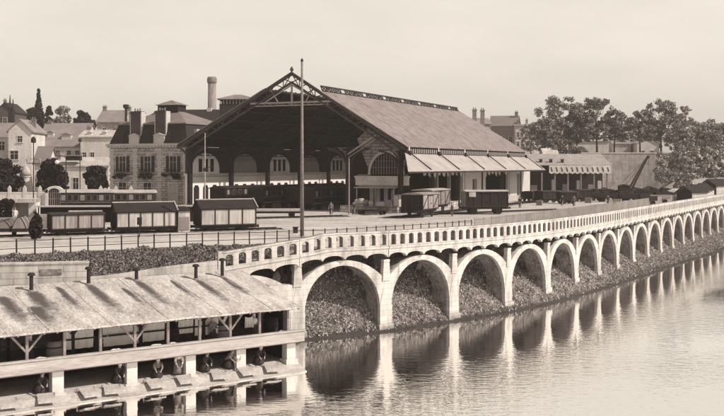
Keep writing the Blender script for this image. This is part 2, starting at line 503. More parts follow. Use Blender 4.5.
# ------------------------------------------------------------------ the arcade carrying the quay
base = PIER[0]
arc = thing('quay_arcade', 'long white stone arcade along the river carrying a pierced balustrade', 'arcade', (base.x, base.y, 0))
OFF = (base.x, base.y, 0)
HS = (S - 1.2) / 2                 # half span
SPR = -4.65; CR = -1.35
def arcade_bay(i):
    """bay between PIER[i] and PIER[i+1]"""
    p, q = PIER[i], PIER[i + 1]
    d = (q - p).normalized(); o = Vector((d.y, -d.x))
    def W(a, b, z):
        c = p + d * a + o * b
        return (c.x, c.y, z)
    c0 = S / 2
    ramp = lambda a: deckz(i * S + a)
    # ring: semicircular intrados, flatter extrados
    drop = 0.0 if i >= 1 else -0.75
    n = 22
    intr = []; ext = []
    REX = 5.19
    for k in range(n + 1):
        t = math.pi * k / n
        x = -HS * math.cos(t); z = SPR + HS * math.sin(t)
        intr.append((x, z + drop))
    xs = [(-S/2 + 0.0) + (S) * k / n for k in range(n + 1)]
    for x in xs:
        xx = min(abs(x), 3.6)
        ext.append((x, -0.93 - (REX - math.sqrt(REX*REX - xx*xx)) + drop))
    r = MB()
    for fr, bk, rm_, rn_ in ((0.0, -0.32, LIME, 'arch_ring'), (-0.322, -1.9, LIME_D, 'arch_barrel')):  # barrel behind the ring is coloured dark for its shade
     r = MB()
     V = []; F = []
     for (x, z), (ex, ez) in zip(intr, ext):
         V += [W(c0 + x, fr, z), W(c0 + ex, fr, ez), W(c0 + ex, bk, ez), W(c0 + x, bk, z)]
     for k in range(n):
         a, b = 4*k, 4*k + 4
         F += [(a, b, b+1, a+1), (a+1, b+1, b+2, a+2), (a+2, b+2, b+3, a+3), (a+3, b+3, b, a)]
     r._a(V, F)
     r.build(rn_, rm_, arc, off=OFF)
    # scalloped lintel, four scallops a bay, sagging with the ramp
    l = MB(); V = []; F = []
    m_ = 48
    for k in range(m_ + 1):
        a = S * k / m_
        u = (a / (S / 4)) % 1.0
        if k == m_: u = 1.0
        zb = -0.86 + 0.34 * math.sqrt(max(0.0, 1 - (2*u - 1)**2)) + ramp(a)
        zt = 0.0 + ramp(a)
        V += [W(a, 0.32, zb), W(a, 0.32, zt), W(a, -0.05, zt), W(a, -0.05, zb)]
    for k in range(m_):
        a, b = 4*k, 4*k + 4
        F += [(a, b, b+1, a+1), (a+1, b+1, b+2, a+2), (a+2, b+2, b+3, a+3), (a+3, b+3, b, a)]
    l._a(V, F)
    # thin string course under the balustrade
    ns = 6
    for k in range(ns):
        a0, a1 = S*k/ns, S*(k+1)/ns
        z0, z1 = ramp(a0), ramp(a1)
        l.hexa([W(a0, 0.40, z0-.16), W(a1, 0.40, z1-.16), W(a1, 0.0, z1-.16), W(a0, 0.0, z0-.16)],
               [W(a0, 0.42, z0+.02), W(a1, 0.42, z1+.02), W(a1, 0.0, z1+.02), W(a0, 0.0, z0+.02)])
    l.build('scalloped_lintel', LIME, arc, off=OFF)
    # deck slab behind
    s_ = MB()
    for k in range(4):
        a0, a1 = S*k/4, S*(k+1)/4
        z0, z1 = ramp(a0), ramp(a1)
        bb = -6.6 if i >= 1 else -1.7
        s_.hexa([W(a0, -0.06, z0-.5), W(a1, -0.06, z1-.5), W(a1, bb, z1-.5), W(a0, bb, z0-.5)],
                [W(a0, -0.06, z0-.003), W(a1, -0.06, z1-.003), W(a1, bb, z1-.003), W(a0, bb, z0-.003)])
    s_.build('deck_slab', LIME_D, arc, off=OFF)
    # balustrade: eight arched openings a bay
    st = 8; pit = S / st; ow = 0.57; th0, th1 = -0.16, 0.33
    start = 2 if i == 0 else 0
    for bn_, bm_, th0, th1 in (('balustrade', LIME, 0.19, 0.33), ('balustrade_shade_core', LIME_D, -0.20, 0.188)):  # back layer in darker stone paints the shade of the reveals
     bl = MB()
     for k in range(start, st):
         a0, a1 = k*pit, (k+1)*pit
         z0, z1 = ramp(a0), ramp(a1)
         def slab(aa, ab, lo, hi, f0, f1):
             za = z0 + (z1-z0)*(aa-a0)/pit; zb_ = z0 + (z1-z0)*(ab-a0)/pit
             bl.hexa([W(aa, f1, za+lo), W(ab, f1, zb_+lo), W(ab, f0, zb_+lo), W(aa, f0, za+lo)],
                     [W(aa, f1, za+hi), W(ab, f1, zb_+hi), W(ab, f0, zb_+hi), W(aa, f0, za+hi)])
         slab(a0, a1, 0.022, 0.11, th0, th1)
         slab(a0, a1, 0.96, 1.10, th0, th1)
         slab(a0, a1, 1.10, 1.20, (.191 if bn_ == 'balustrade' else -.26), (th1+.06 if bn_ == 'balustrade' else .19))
         hw = (pit - ow) / 2
         slab(a0, a0+hw, 0.11, 0.96, th0, th1)
         slab(a1-hw, a1, 0.11, 0.96, th0, th1)
         # rounded head of the opening
         mc = (a0+a1)/2; zc = (z0+z1)/2
         for sgn in (-1, 1):
             pts = [(sgn*ow/2, 0.78)]
             for j in range(5):
                 tt = math.pi/2*j/4
                 pts.append((sgn*ow/2*math.cos(tt), 0.78+0.17*math.sin(tt)))
             pts.append((sgn*ow/2, 0.96))
             V = [W(mc+x, th1, zc+z) for x, z in pts[1:]] + [W(mc+x, th0, zc+z) for x, z in pts[1:]]
             nn = len(pts)-1
             bl._a(V, [tuple(range(nn)), tuple(range(nn, 2*nn))[::-1]] + [(j, nn+j, nn+(j+1)%nn, (j+1)%nn) for j in range(nn)])
     if i == 0 and bn_ == 'balustrade':
        a0 = start*pit; z0 = ramp(a0)
        bl.hexa([W(a0-.35, .36, z0-.1), W(a0, .36, z0-.1), W(a0, -.02, z0-.1), W(a0-.35, -.02, z0-.1)],
                [W(a0-.35, .36, z0+1.25), W(a0, .36, z0+1.25), W(a0, -.02, z0+1.25), W(a0-.35, -.02, z0+1.25)])
     bl.build(bn_, bm_, arc, off=OFF)

def arcade_pier(i):
    p = PIER[i]
    d = VD[i + 1]; o = Vector((d.y, -d.x))
    def W(a, b, z):
        c = p + d * a + o * b
        return (c.x, c.y, z)
    def blk(m, a0, a1, b0, b1, z0, z1, top=None):
        ta0, ta1 = (a0, a1) if top is None else top
        m.hexa([W(a0, b1, z0), W(a1, b1, z0), W(a1, b0, z0), W(a0, b0, z0)],
               [W(ta0, b1, z1), W(ta1, b1, z1), W(ta1, b0, z1), W(ta0, b0, z1)])
    m = MB()
    blk(m, -.6, .6, -.32, 0.012, -7.6, SPR)
    if i >= 1: blk(m, -.598, .598, -.32, -.003, SPR, -2.42, (-.01, .01))
    k = i
    bz = bankz(i * S, 0)
    blk(m, -.72, .72, -0.95, 0.10, -7.6, bz + 0.35)
    blk(m, -.37, .37, -0.3, 0.07, -2.7, -1.12 + (0 if i >= 1 else -.9), (-.27, .27))
    blk(m, -.30, .30, -0.3, 0.10, -1.22 + (0 if i >= 1 else -.9), -1.05 + (0 if i >= 1 else -.9))
    if i == 1: blk(m, -2.3, -.602, -0.898, -0.02, -7.6, -2.5); blk(m, -.601, .0, -.31, -.02, SPR+.02, -2.55)
    m.build('pier', LIME, arc, off=OFF)
    if i >= 1:
        mc_ = MB(); blk(mc_, -.6, .6, -1.9, -.322, -7.6, SPR); blk(mc_, -.598, .598, -1.9, -.322, SPR, -2.42, (-.01, .01)); mc_.build('pier_shade_core', LIME_D, arc, off=OFF)  # rear of the pier coloured darker to look shaded
    # cross wall behind the pier with an arched opening
    t = MB(); V = []; F = []
    n = 20
    b0, b1 = -1.9, -5.9
    cx, cz, rx, rz_ = -3.2, -3.4, 1.0, 1.6
    inner = [(cx + rx*math.cos(2*math.pi*k/n), cz + rz_*math.sin(2*math.pi*k/n)) for k in range(n)]
    outer = []
    for k in range(n):
        c_, s2 = math.cos(2*math.pi*k/n), math.sin(2*math.pi*k/n)
        sx = ((b0 - cx) if c_ > 0 else (cx - b1)) / max(1e-6, abs(c_))
        sz = ((-0.5 - cz) if s2 > 0 else (cz + 7.6)) / max(1e-6, abs(s2))
        q = min(sx, sz)
        outer.append((cx + q*c_, cz + q*s2))
    for sg in (-0.3, 0.3):
        V += [W(sg, x, z) for x, z in inner] + [W(sg, x, z) for x, z in outer]
    for k in range(n):
        k2 = (k+1) % n
        F += [(k, k2, n+k2, n+k), (2*n+k, 3*n+k, 3*n+k2, 2*n+k2), (k, 2*n+k, 2*n+k2, k2)]
    t._a(V, F)
    if i >= 1:
        t.build('cross_wall', LIME_D, arc, off=OFF)

for i in range(NB): arcade_bay(i)
for i in range(NB + 1): arcade_pier(i)

# low coping wall that carries the ramp on to the left
lw = MB()
prev = None
ks = list(np.arange(-14, S*0.22, 1.0)) + [S * 0.22]
for s0, s1 in zip(ks[:-1], ks[1:]):
    za = max(-1.25, deckz(s0)) + 0.12 + 0.55*smooth(-8, 1, s0); zb = max(-1.25, deckz(s1)) + 0.12 + 0.55*smooth(-8, 1, s1)
    A, B, A2, B2 = guide(s0, .3), guide(s1, .3), guide(s0, 0), guide(s1, 0)
    lw.hexa([(A.x, A.y, -2.2), (B.x, B.y, -2.2), (B2.x, B2.y, -2.2), (A2.x, A2.y, -2.2)],
            [(A.x, A.y, za), (B.x, B.y, zb), (B2.x, B2.y, zb), (A2.x, A2.y, za)])
o = lw.build('ramp_wall', LIME); tag(o, 'low white wall sloping down from the end of the balustrade', 'wall')

# ------------------------------------------------------------------ vegetation on the banks
def scatter_quads(pts, size, up=0.6, seed=1, aspect=2.2):
    """pts (n,3): upright little leaf blades, random turn"""
    rng = np.random.default_rng(seed)
    n = len(pts)
    d1 = rng.normal(size=(n, 3)); d1 /= np.linalg.norm(d1, axis=1)[:, None]
    d2 = rng.normal(size=(n, 3)); d2[:, 2] += up * 2
    d2 -= (d2 * d1).sum(1)[:, None] * d1
    d2 /= np.linalg.norm(d2, axis=1)[:, None]
    sz = (size * (0.5 + rng.random(n)))[:, None]
    a = d1 * sz * 0.5; b = d2 * sz * aspect * 0.5
    p = np.asarray(pts)
    return np.stack([p - a - b, p + a - b, p + a*0.6 + b, p - a*0.6 + b], axis=1)

LEAFG = leaf_mat('bank_grass', 0.30, 0.75)
LEAFD = leaf_mat('bank_shrub', 0.19, 0.8)
LEAFT = leaf_mat('tree_leaf', 0.23, 0.8)
LEAFTL = leaf_mat('tree_leaf_pale', 0.34, 0.55)
LEAFTD = leaf_mat('tree_leaf_dark', 0.022, 0.6)
rng = np.random.default_rng(5)
pts = []
for _ in range(110000):
    s = S * 0.9 + (rng.random() ** 1.6) * S * 22
    fw = front_w(s)
    b = -5.0 + rng.random() * (5.0 + fw + 0.15)
    if noise.noise(Vector((s * 1.3, b * 1.3, 5))) < -0.15 and rng.random() < .7: continue
    if b < -3.2 and rng.random() < .65: continue
    if bankz(s, b) < -6.35 - .25*rng.random(): continue
    p = guide(s, b)
    pts.append((p.x, p.y, bankz(s, b) + 0.05))
o = quads_obj('bank_grass', scatter_quads(np.array(pts), 0.08, 0.9, 2, 2.2), LEAFG)
tag(o, 'rough grass and weeds on the bank under the arches', 'grass', kind='stuff')
pts = []
for _ in range(60000):
    s = -30 + rng.random() * (30 + S * 1.2)
    b = -6.5 + rng.random() * 5.6
    if s < -14 and b > -1: continue
    h = 0.05 + 0.45 * max(0, noise.noise(Vector((s * .9, b * .9, 2))) + 0.2) * rng.random()
    h *= 1 if s < S * .5 else max(.25, 1 - (s - S*.5) / (S * .8))
    p = guide(s, b)
    pts.append((p.x, p.y, leftz(s, b) + h))
o = quads_obj('bank_shrubs', scatter_quads(np.array(pts), 0.085, 0.8, 3, 1.9), LEAFD)
tag(o, 'dark low undergrowth on the bank above the wash-house', 'undergrowth', kind='stuff')

# ------------------------------------------------------------------ fences along the quay
def fence(name, label, s0, s1, step, b=-6.5, h=1.1, picket=None, mat_=IRON, rails=(0.45, 0.98)):
    p0 = guide(s0, b)
    t = thing(name, label, 'fence', (p0.x, p0.y, 0))
    off = (p0.x, p0.y, 0)
    n = int((s1 - s0) / step)
    rl = MB()
    for k in range(n + 1):
        s = s0 + k * step
        p = guide(s, b); z = 0.0
        m = MB(); lean = 0.02 * math.sin(k * 2.3)
        m.bar((p.x, p.y, -0.1), (p.x + lean, p.y, h), 0.09)
        if k < 100:
            m.build('post', mat_, t, off=off)
        if k < n:
            q = guide(s + step, b)
            for r_ in rails:
                rl.bar((p.x, p.y, r_), (q.x, q.y, r_), 0.045)
    rl.build('rail', mat_, t, off=off)
    if picket:
        pk = MB(); s = s0
        while s < s1:
            p = guide(s, b + 0.05)
            pk.bar((p.x, p.y, 0.02), (p.x, p.y, h * .97), 0.05, 0.03)
            s += picket
        o = pk.build('pickets', mat('fence_wood', .42, .25), t, off=off)
    return t
fence('post_and_rail_fence', 'thin post and rail fence between the left bank and the pale road', -34, S * 4.6, 1.27)
fence('picket_fence', 'close picket fence running behind the balustrade to the far right', S * 4.65, S * 24, 1.9, b=-6.5, h=1.25, picket=0.13, mat_=mat('fence_wood', .42, .25), rails=(0.3, 1.05))

# ------------------------------------------------------------------ trees
def leaf_cloud(lumps, n, size, seed, shell=0.55, squash=0.8):
    r = np.random.default_rng(seed)
    L = np.array([(x, y, z, rr) for x, y, z, rr in lumps])
    w_ = L[:, 3] ** 2; w_ /= w_.sum()
    idx = r.choice(len(L), n, p=w_)
    d = r.normal(size=(n, 3)); d /= np.linalg.norm(d, axis=1)[:, None]
    rad = L[idx, 3] * (shell + (1 - shell) * r.random(n) ** 0.6) * (1 + 0.12 * r.normal(size=n))
    p = L[idx, :3] + d * rad[:, None] * np.array([1, 1, squash])
    d1 = r.normal(size=(n, 3)); d1 /= np.linalg.norm(d1, axis=1)[:, None]
    d2 = np.cross(d1, r.normal(size=(n, 3))); d2 /= np.linalg.norm(d2, axis=1)[:, None]
    s_ = (size * (0.5 + 0.7 * r.random(n)))[:, None] * 0.5
    return np.stack([p - d1*s_ - d2*s_, p + d1*s_ - d2*s_*.7, p + d1*s_*.8 + d2*s_, p - d1*s_*.7 + d2*s_], axis=1)

def tree(name, label, loc, height, width, trunk_h, seed, leaf=0.45, n=3800, m=LEAFT, group=None, dense=1.0, kind='round'):
    t = thing(name, label, 'tree', loc, 0, group)
    r = random.Random(seed)
    ch = height - trunk_h
    lumps = []
    tr = MB()
    rt = max(0.12, height * 0.018)
    top = Vector((r.uniform(-.3, .3), r.uniform(-.3, .3), trunk_h + ch * .55))
    tr.tube((0, 0, -0.3), (top.x*.4, top.y*.4, trunk_h), rt * 1.25, rt * .8, 7)
    tr.tube((top.x*.4, top.y*.4, trunk_h), tuple(top), rt * .8, rt * .3, 6)
    if kind == 'cone':
        k = 26
        for i in range(k):
            u = i / (k - 1)
            z = trunk_h + ch * u
            rr = width / 2 * (1 - u) ** 0.9
            for j in range(4):
                a = r.uniform(0, 6.28)
                lumps.append((math.cos(a)*rr*.65, math.sin(a)*rr*.65, z, max(.25, rr*.45)))
        tr.tube(tuple(top), (0, 0, height), rt*.3, .04, 5)
    else:
        op = kind == 'open'
        k = int((62 if op else 20) * dense) + 6
        for i in range(k):
            a = r.uniform(0, 6.28); u = r.random() ** (.95 if op else .8)
            prof = math.sin(math.pi * (0.16 + 0.76 * u)) ** .7
            rad = width / 2 * prof * (r.random() ** .5) * (1.05 if op else .78)
            z = trunk_h + ch * (0.0 + .93 * u)
            lr = width * (r.uniform(.05, .115) if op else r.uniform(.11, .2))
            x, y = math.cos(a)*rad, math.sin(a)*rad
            lumps.append((x, y, z, lr))
            if i % (3 if op else 2) == 0:
                s0 = Vector((top.x*.4, top.y*.4, trunk_h*.9 + ch*.1*r.random())).lerp(top, r.random()*.8)
                tr.tube(tuple(s0), (x, y, z), rt*.34, rt*.08, 5)
    tr.build('trunk', mat('bark', 0.07, .4), t, True)
    quads_obj('crown', leaf_cloud(lumps, n, leaf, seed, *((.55, .8) if kind != 'open' else (.15, .75))), m, t)
    return t

# three clipped trees on the station forecourt, left
def px_tree(name, label, px, ytop, ybot, wpx, D, seed, trunk=0.25, zbase=None, **k):
    zt = zat(ytop, D); zb = zat(ybot, D) if zbase is None else zbase
    h = zt - zb
    return tree(name, label, at(px, D, zb), h, wpx * D / 1000, h * trunk, seed, **k)
G1 = 'round trees on the station forecourt'
px_tree('round_tree', 'dark round tree at the left edge beside the domed kiosk', 3, 160, 212, 36, 148, 1, trunk=.34, m=LEAFTD, n=5200, leaf=.42, group=G1, dense=1.7)
px_tree('round_tree', 'dark round tree behind the glass globe lamp', 52, 161, 209, 33, 148, 2, trunk=.36, m=LEAFTD, n=5200, leaf=.42, group=G1, dense=1.7)
px_tree('round_tree', 'dark round tree beside the mansard building', 97, 167, 208, 27, 152, 3, trunk=.42, m=LEAFTD, n=4400, leaf=.4, group=G1, dense=1.6)
# skyline, left
px_tree('fir_tree', 'tall dark pointed fir on the left skyline', 38.5, 90, 135, 14, 300, 4, trunk=.1, m=LEAFTD, n=4200, leaf=.7, kind='cone')
px_tree('dark_tree', 'broad dark tree at the foot of the fir', 33, 110, 135, 24, 296, 5, trunk=.1, m=LEAFTD, n=3000, leaf=.8)
px_tree('dark_tree', 'small dark peaked tree just right of the fir', 49, 106, 135, 9, 296, 55, trunk=.1, m=LEAFTD, n=1600, leaf=.8)
px_tree('pale_tree', 'paler round tree right of the fir', 62, 106, 135, 20, 290, 6, trunk=.15, m=LEAFTL, n=3200, leaf=.75)
px_tree('dark_tree', 'low dark tree behind the grey roofs at left', 84, 112, 140, 26, 280, 7, trunk=.1, m=LEAFTD, n=3200, leaf=.75)
# skyline, right
rt_ = [
 (545, 118, 158, 26, 262, 11, 'leafy tree with a low dark crown at the left end of the right grove', LEAFT, 2600, .3),
 (560, 97, 162, 44, 270, 12, 'tallest broad tree above the station end', LEAFT, 5200, .2),
 (577, 112, 165, 26, 276, 13, 'narrow tree filling the gap between the two broad trees', LEAFT, 2600, .3),
 (597, 99, 166, 36, 268, 14, 'broad tree standing in front of the pale villa', LEAFT, 4200, .35),
 (614, 112, 166, 26, 272, 15, 'thin-trunked tree at the right of the villa', LEAFT, 2600, .42),
 (640, 112, 168, 26, 266, 16, 'leaning tree with sparse crown above the retaining wall', LEAFT, 2000, .42),
 (661, 101, 168, 38, 268, 17, 'tall open-crowned tree right of the crane jib', LEAFT, 3400, .30),
 (684, 106, 172, 18, 264, 18, 'slender upright tree in the right shrubbery', LEAFTL, 2000, .15),
 (703, 123, 172, 30, 274, 19, 'low pale tree near the right edge', LEAFTL, 3000, .15),
 (724, 124, 172, 28, 270, 20, 'pale tree cut by the right edge', LEAFTL, 2600, .15),
]
rt_ += [
 (531, 124, 166, 20, 292, 41, 'low pale tree at the far left end of the grove', LEAFTL, 1900, .2),
 (580, 116, 166, 26, 300, 42, 'pale tree standing back between the two broad trees', LEAFTL, 2400, .2),
 (627, 122, 166, 22, 300, 43, 'pale tree standing back left of the leaning tree', LEAFTL, 2000, .2),
 (651, 118, 166, 20, 300, 44, 'pale tree standing back behind the leaning tree', LEAFTL, 2000, .2),
 (676, 114, 166, 20, 296, 45, 'pale tree standing back between the open-crowned and slender trees', LEAFTL, 2000, .2),
 (693, 121, 168, 22, 290, 46, 'pale tree standing back right of the slender tree', LEAFTL, 2200, .15),
 (714, 120, 168, 22, 292, 47, 'pale tree standing back near the right edge', LEAFTL, 2200, .15),
]
for px, yt, yb, wpx, D, sd, lab, mm, n, tk in rt_:
    px_tree('tall_tree', lab, px, yt-2, yb, wpx*1.2, D, sd, zbase=9.2, trunk=tk*.8, m=mm, n=int(n*1.9), leaf=.40, group='trees above the goods yard', kind='open', dense=1.4)
def shrub(label, px, ytop, ybot, wpx, D, seed, m=LEAFTL, n=2200):
    zt, zb = zat(ytop, D), zat(ybot, D)
    w_ = wpx * D / 1000; r = random.Random(seed)
    loc = at(px, D, zb)
    L = [(r.uniform(-.5, .5)*w_, r.uniform(-.2, .2)*w_, (zt-zb)*(-.12 + .98*r.random()**1.3), w_*r.uniform(.07, .13)) for _ in range(70)]
    o = quads_obj('shrub', leaf_cloud(L, int(n*2.6), .36, seed, .2), m)
    o.location = loc
    return tag(o, label, 'shrub')
shrub('big grey bush below the open-crowned tree', 672, 148, 177, 32, 229, 31, LEAFTL, 4200)
shrub('big pale bush below the slender tree', 695, 143, 178, 34, 229, 32, LEAFTL, 4200)
shrub('pale bush at the right edge under the last tree', 721, 145, 178, 30, 229, 33, LEAFTL, 3600)
shrub('low bush on the yard behind the huts', 684, 172, 188, 18, 212, 34, LEAFTL, 1200)
shrub('dark bush behind the far end of the station roof', 575, 142, 163, 22, 262, 35, LEAFT, 2200)
shrub('dark bush hanging over the sloping wall end', 556, 138, 160, 34, 266, 36, LEAFT, 3000)

# pointed shrub in front of the left wagons
t = thing('cypress', 'dark pointed shrub in front of the wagons at the left', 'shrub', at(36, 86, 0))
L = []
r = random.Random(9)
for i in range(40):
    u = i / 39; rr = .55 * math.sin(math.pi * min(.93, .25 + .7*u)) ** .8
    a = r.uniform(0, 6.28); L.append((math.cos(a)*rr*.5, math.sin(a)*rr*.5, .2 + 2.1*u, max(.12, rr*.6)))
quads_obj('foliage', leaf_cloud(L, 2600, .16, 3), LEAFTD, t)
m = MB(); m.tube((0, 0, 0), (0, 0, 1.6), .06, .03, 6); m.build('stem', mat('bark', .07), t)

# ------------------------------------------------------------------ hills
def hill(name, pts, m):
    """pts: rows of points, each row left to right"""
    mb = MB(); n = len(pts[0]); V = [p for row in pts for p in row]
    F = [(i*n+j, i*n+j+1, (i+1)*n+j+1, (i+1)*n+j) for i in range(len(pts)-1) for j in range(n-1)]
    mb._a(V, F); o = mb.build(name, m, None, True); o['kind'] = 'structure'; return o
HILLM = mat('hillside', 0.22, .5, .08, .6)
rows = []
for D, z in ((175, -0.05), (200, 1.5), (240, 6.5), (300, 15), (380, 19), (520, 16), (700, -1)):
    rows.append([((px-362)/1000*D + 0, D, z * (1 if px < 100 else max(0.0, 1 - (px-100)/260)) - (0.1 if px > 120 and z < 3 else 0)) for px in range(-500, 420, 40)])
hill('hill', rows, HILLM)
rows = []
for D, z in ((238, -0.2), (244, 2.6), (250, 9.2), (300, 9.8), (420, 11), (700, -1)):
    rows.append([((px-362)/1000*D, D, (z if z > 3 else z * 1.0) * smooth(500, 560, px) - .1) for px in range(480, 1500, 20)])
hill('hill_behind_yard', rows, HILLM)
rows = []
for D, z in ((206, -0.15), (214, 1.2), (226, 3.4), (235.5, 4.6), (244, 9.0), (250, 9.3)):
    rows.append([((px-362)/1000*D, D, z * smooth(648, 684, px) - .1) for px in range(640, 1500, 12)])
hill('slope_behind_huts', rows, mat('pale_slope', .36, .25, .2, 3))

# ------------------------------------------------------------------ building helpers
WIN_CACHE = {}
def window(parent, x, y, z, w, h, fm=WHITE, shutters=False, arched=False, pane=GLASS, name='window'):
    """a window whose centre bottom is (x, z) on the face y, looking to -y; frame > pane, sill (> shutters)"""
    key = (round(w, 2), round(h, 2), fm.name, shutters, arched, pane.name, name)
    if key in WIN_CACHE:
        src = WIN_CACHE[key]
        c = src.copy(); C.objects.link(c); c.parent = parent; c.location = (x, y, z)
        for k in WKIDS[key]:
            q = k.copy(); C.objects.link(q); q.parent = c
        return c
    m = MB(); e = 0.12
    m.box(-w/2-e, -w/2, -.07, .02, 0, h); m.box(w/2, w/2+e, -.07, .02, 0, h)
    if arched:
        n = 8
        for k in range(n):
            a0, a1 = math.pi*k/n, math.pi*(k+1)/n
            ri, ro = w/2, w/2+e
            P = lambda r_, a_, y_: (-r_*math.cos(a_), y_, h + r_*math.sin(a_))
            m._a([P(ri,a0,-.07),P(ro,a0,-.07),P(ro,a1,-.07),P(ri,a1,-.07),P(ri,a0,.02),P(ro,a0,.02),P(ro,a1,.02),P(ri,a1,.02)],
                 [(0,1,2,3),(7,6,5,4),(1,5,6,2),(0,3,7,4)])
    else:
        m.box(-w/2-e-.05, w/2+e+.05, -.1, .02, h, h+e)
    m.box(-.03, .03, -.04, .0, 0, h); m.box(-w/2, w/2, -.04, .0, h*.62, h*.62+.05)
    f = m.build(name, fm, parent); f.location = (x, y, z)
    p = MB()
    if arched:
        pts = [(-w/2, 0), (w/2, 0)] + [(w/2*math.cos(math.pi*k/8), h + w/2*math.sin(math.pi*k/8)) for k in range(9)]
        p.prism_y(pts, -.02, .03)
    else:
        p.box(-w/2, w/2, -.02, .03, 0, h)
    kids = [p.build('pane', pane, f)]
    sl_ = MB(); sl_.box(-w/2-.22, w/2+.22, -.2, .02, -.14, 0); kids.append(sl_.build('sill', fm, f))
    if shutters:
        for sg in (-1, 1):
            q = MB(); xx = sg*(w/2 + e + .3); q.box(xx-.28, xx+.28, -.09, -.001, .02, h)
            for j in range(6): q.box(xx-.24, xx+.24, -.11, -.089, .1 + j*(h-.2)/6, .1 + j*(h-.2)/6 + .05)
            kids.append(q.build('shutter', IRON, f))
    WIN_CACHE[key] = f; WKIDS[key] = kids
    return f
WKIDS = {}

def roof_gable(mb, w, d, he, hr, ridge, ov=.35, th=.22):
    if ridge == 'x':       # ridge runs along x, slope faces the camera
        for sg in (0, 1):
            y0, y1 = (-ov, d/2) if sg == 0 else (d+ov, d/2)
            k = (hr-he)/(d/2); z0 = he - ov*k
            a = [(-w/2-ov, y0, z0), (w/2+ov, y0, z0), (w/2+ov, y1, hr), (-w/2-ov, y1, hr)]
            mb.hexa([(p[0], p[1], p[2]) for p in a], [(p[0], p[1], p[2]+th) for p in a])
    else:
        for sg in (-1, 1):
            k = (hr-he)/(w/2); z0 = he - ov*k
            a = [(sg*(w/2+ov), -ov, z0), (0, -ov, hr), (0, d+ov, hr), (sg*(w/2+ov), d+ov, z0)]
            mb.hexa(a, [(p[0], p[1], p[2]+th) for p in a])

def house(name, label, pxc, D, wpx, d, ybase, yeave, yridge, ridge='x', wm=WHITE, rm=TILE, rz=0.0, wins=(), chim=(), cat='house', dorm=(), group=None, wmat=WHITE):
    z0 = zat(ybase, D); w = wpx * D / 1000; he = zat(yeave, D) - z0; hr = zat(yridge, D) - z0
    t = thing(name, label, cat, at(pxc, D, z0), rz, group)
    b = MB()
    b.box(-w/2, w/2, 0, d, -2.5, he)
    if ridge == 'x':
        b.prism_x([(0, he), (d, he), (d/2, hr-.02)], -w/2, w/2)
    else:
        b.prism_y([(-w/2, he), (w/2, he), (0, hr-.02)], 0, d)
    b.build('wall', wm, t)
    r_ = MB(); roof_gable(r_, w, d, he, hr, ridge); ro = r_.build('roof', rm, t)
    for (cx, cy, cw, chh) in chim:
        c = MB(); c.box(cx-cw/2, cx+cw/2, cy-.35, cy+.35, he-.2, hr+chh); c.box(cx-cw/2-.08, cx+cw/2+.08, cy-.43, cy+.43, hr+chh-.15, hr+chh+.03)
        for q in (-.25, .25): c.tube((cx+q*cw, cy, hr+chh), (cx+q*cw, cy, hr+chh+.5), .12, .1, 6)
        c.build('chimney', BRICK, ro)
    for (x, z, ww, hh) in wins:
        window(t, x, -0.005, z, ww, hh, wmat)
    for (x, zz, ww, hh) in dorm:
        k = (hr-he)/(d/2); y = (zz-he)/k
        q = MB(); q.box(x-ww/2, x+ww/2, y-.02, y+1.6, zz, zz+hh); dd = q.build('dormer', wm, ro)
        q = MB(); q.prism_y([(x-ww/2-.15, zz+hh), (x+ww/2+.15, zz+hh), (x, zz+hh+.5)], y-.2, y+1.9); q.build('dormer_roof', rm, ro)
    return t

# ------------------------------------------------------------------ town on the left slope
house('town_house', 'pale house with a grey roof cut by the left edge', -6, 202, 30, 9, 196, 137, 123, 'x', CREAM, TILE, 0.0, [(-2.2, 2, 1, 1.6), (1.6, 9.2, 1.1, 1.8), (-1.2, 9.2, 1.1, 1.8), (1.6, 5.4, 1.1, 1.7), (-1.2, 5.4, 1.1, 1.7)], [(-1.5, 4, 1.2, 1.3)])
house('town_house', 'narrow pale house with its gable end to the river, left', 20, 197, 23, 10, 196, 131, 120, 'y', WHITE, TILE, 0.05, [(0, 10.6, .9, 1.2), (-1.1, 7.2, 1.5, 1.7), (1.1, 4.2, .9, 1.6), (-1.1, 3.6, .9, 1.6)], [(1.3, 5, .9, .3)])
house('town_house', 'broad house with a big grey tiled roof and a dormer, behind the gabled one', 60, 222, 47, 12, 190, 146, 123, 'x', WHITE, TILE, -0.06, [(-3, 7.3, .9, 1.4), (-.5, 7.3, .9, 1.4), (2, 7.3, .9, 1.4), (3.9, 7.3, .9, 1.4)], [(-4.6, 6, 1.0, .5)], dorm=[(-3.0, 11.6, 1.4, 1.2), (.9, 11.0, 2.2, 1.3)])
house('town_house', 'white house with a pale low roof left of the mansard building', 98, 214, 36, 10, 196, 137, 130, 'x', WHITE, CREAM, 0.0, [(-2.9, 8.0, .8, 1.3), (-1.2, 8.0, .8, 1.3), (1.2, 4.0, .9, 1.5), (-2.4, 3.6, .8, 1.3)], [(-3.3, 5, .8, .8), (2.6, 5, 1.0, .6)], dorm=[(-2.1, 12.9, 1.0, .7), (1.1, 12.9, 1.0, .7)])
house('small_house', 'small house with a steep dark grey roof behind the lamp post', 41, 190, 13, 6, 196, 163, 147, 'x', WHITE, SLATE, 0.0, [(0, 3.4, .8, 1.2)])
house('low_house', 'long low white house with a dark balcony strip behind the trees', 78, 186, 60, 8, 200, 166, 158, 'x', WHITE, CREAM, 0.04, [(-.4, 1.8, 1.0, 2.3), (-3.4, 2.0, .9, 1.6), (4.2, 2.0, .9, 1.6)], [(-4.3, 3, .8, .7)])
t = thing('balcony_shed', 'little dark roofed balcony box on the roof of the low white house', 'balcony', at(73, 185.5, zat(160, 185.5)), 0)
m = MB(); m.box(-1.3, 1.3, -.3, 1.4, -.1, .75); m.build('front', WOODD, t)
m = MB(); m.box(-1.45, 1.45, -.5, 1.5, .75, .95); m.build('roof', IRONL, t)
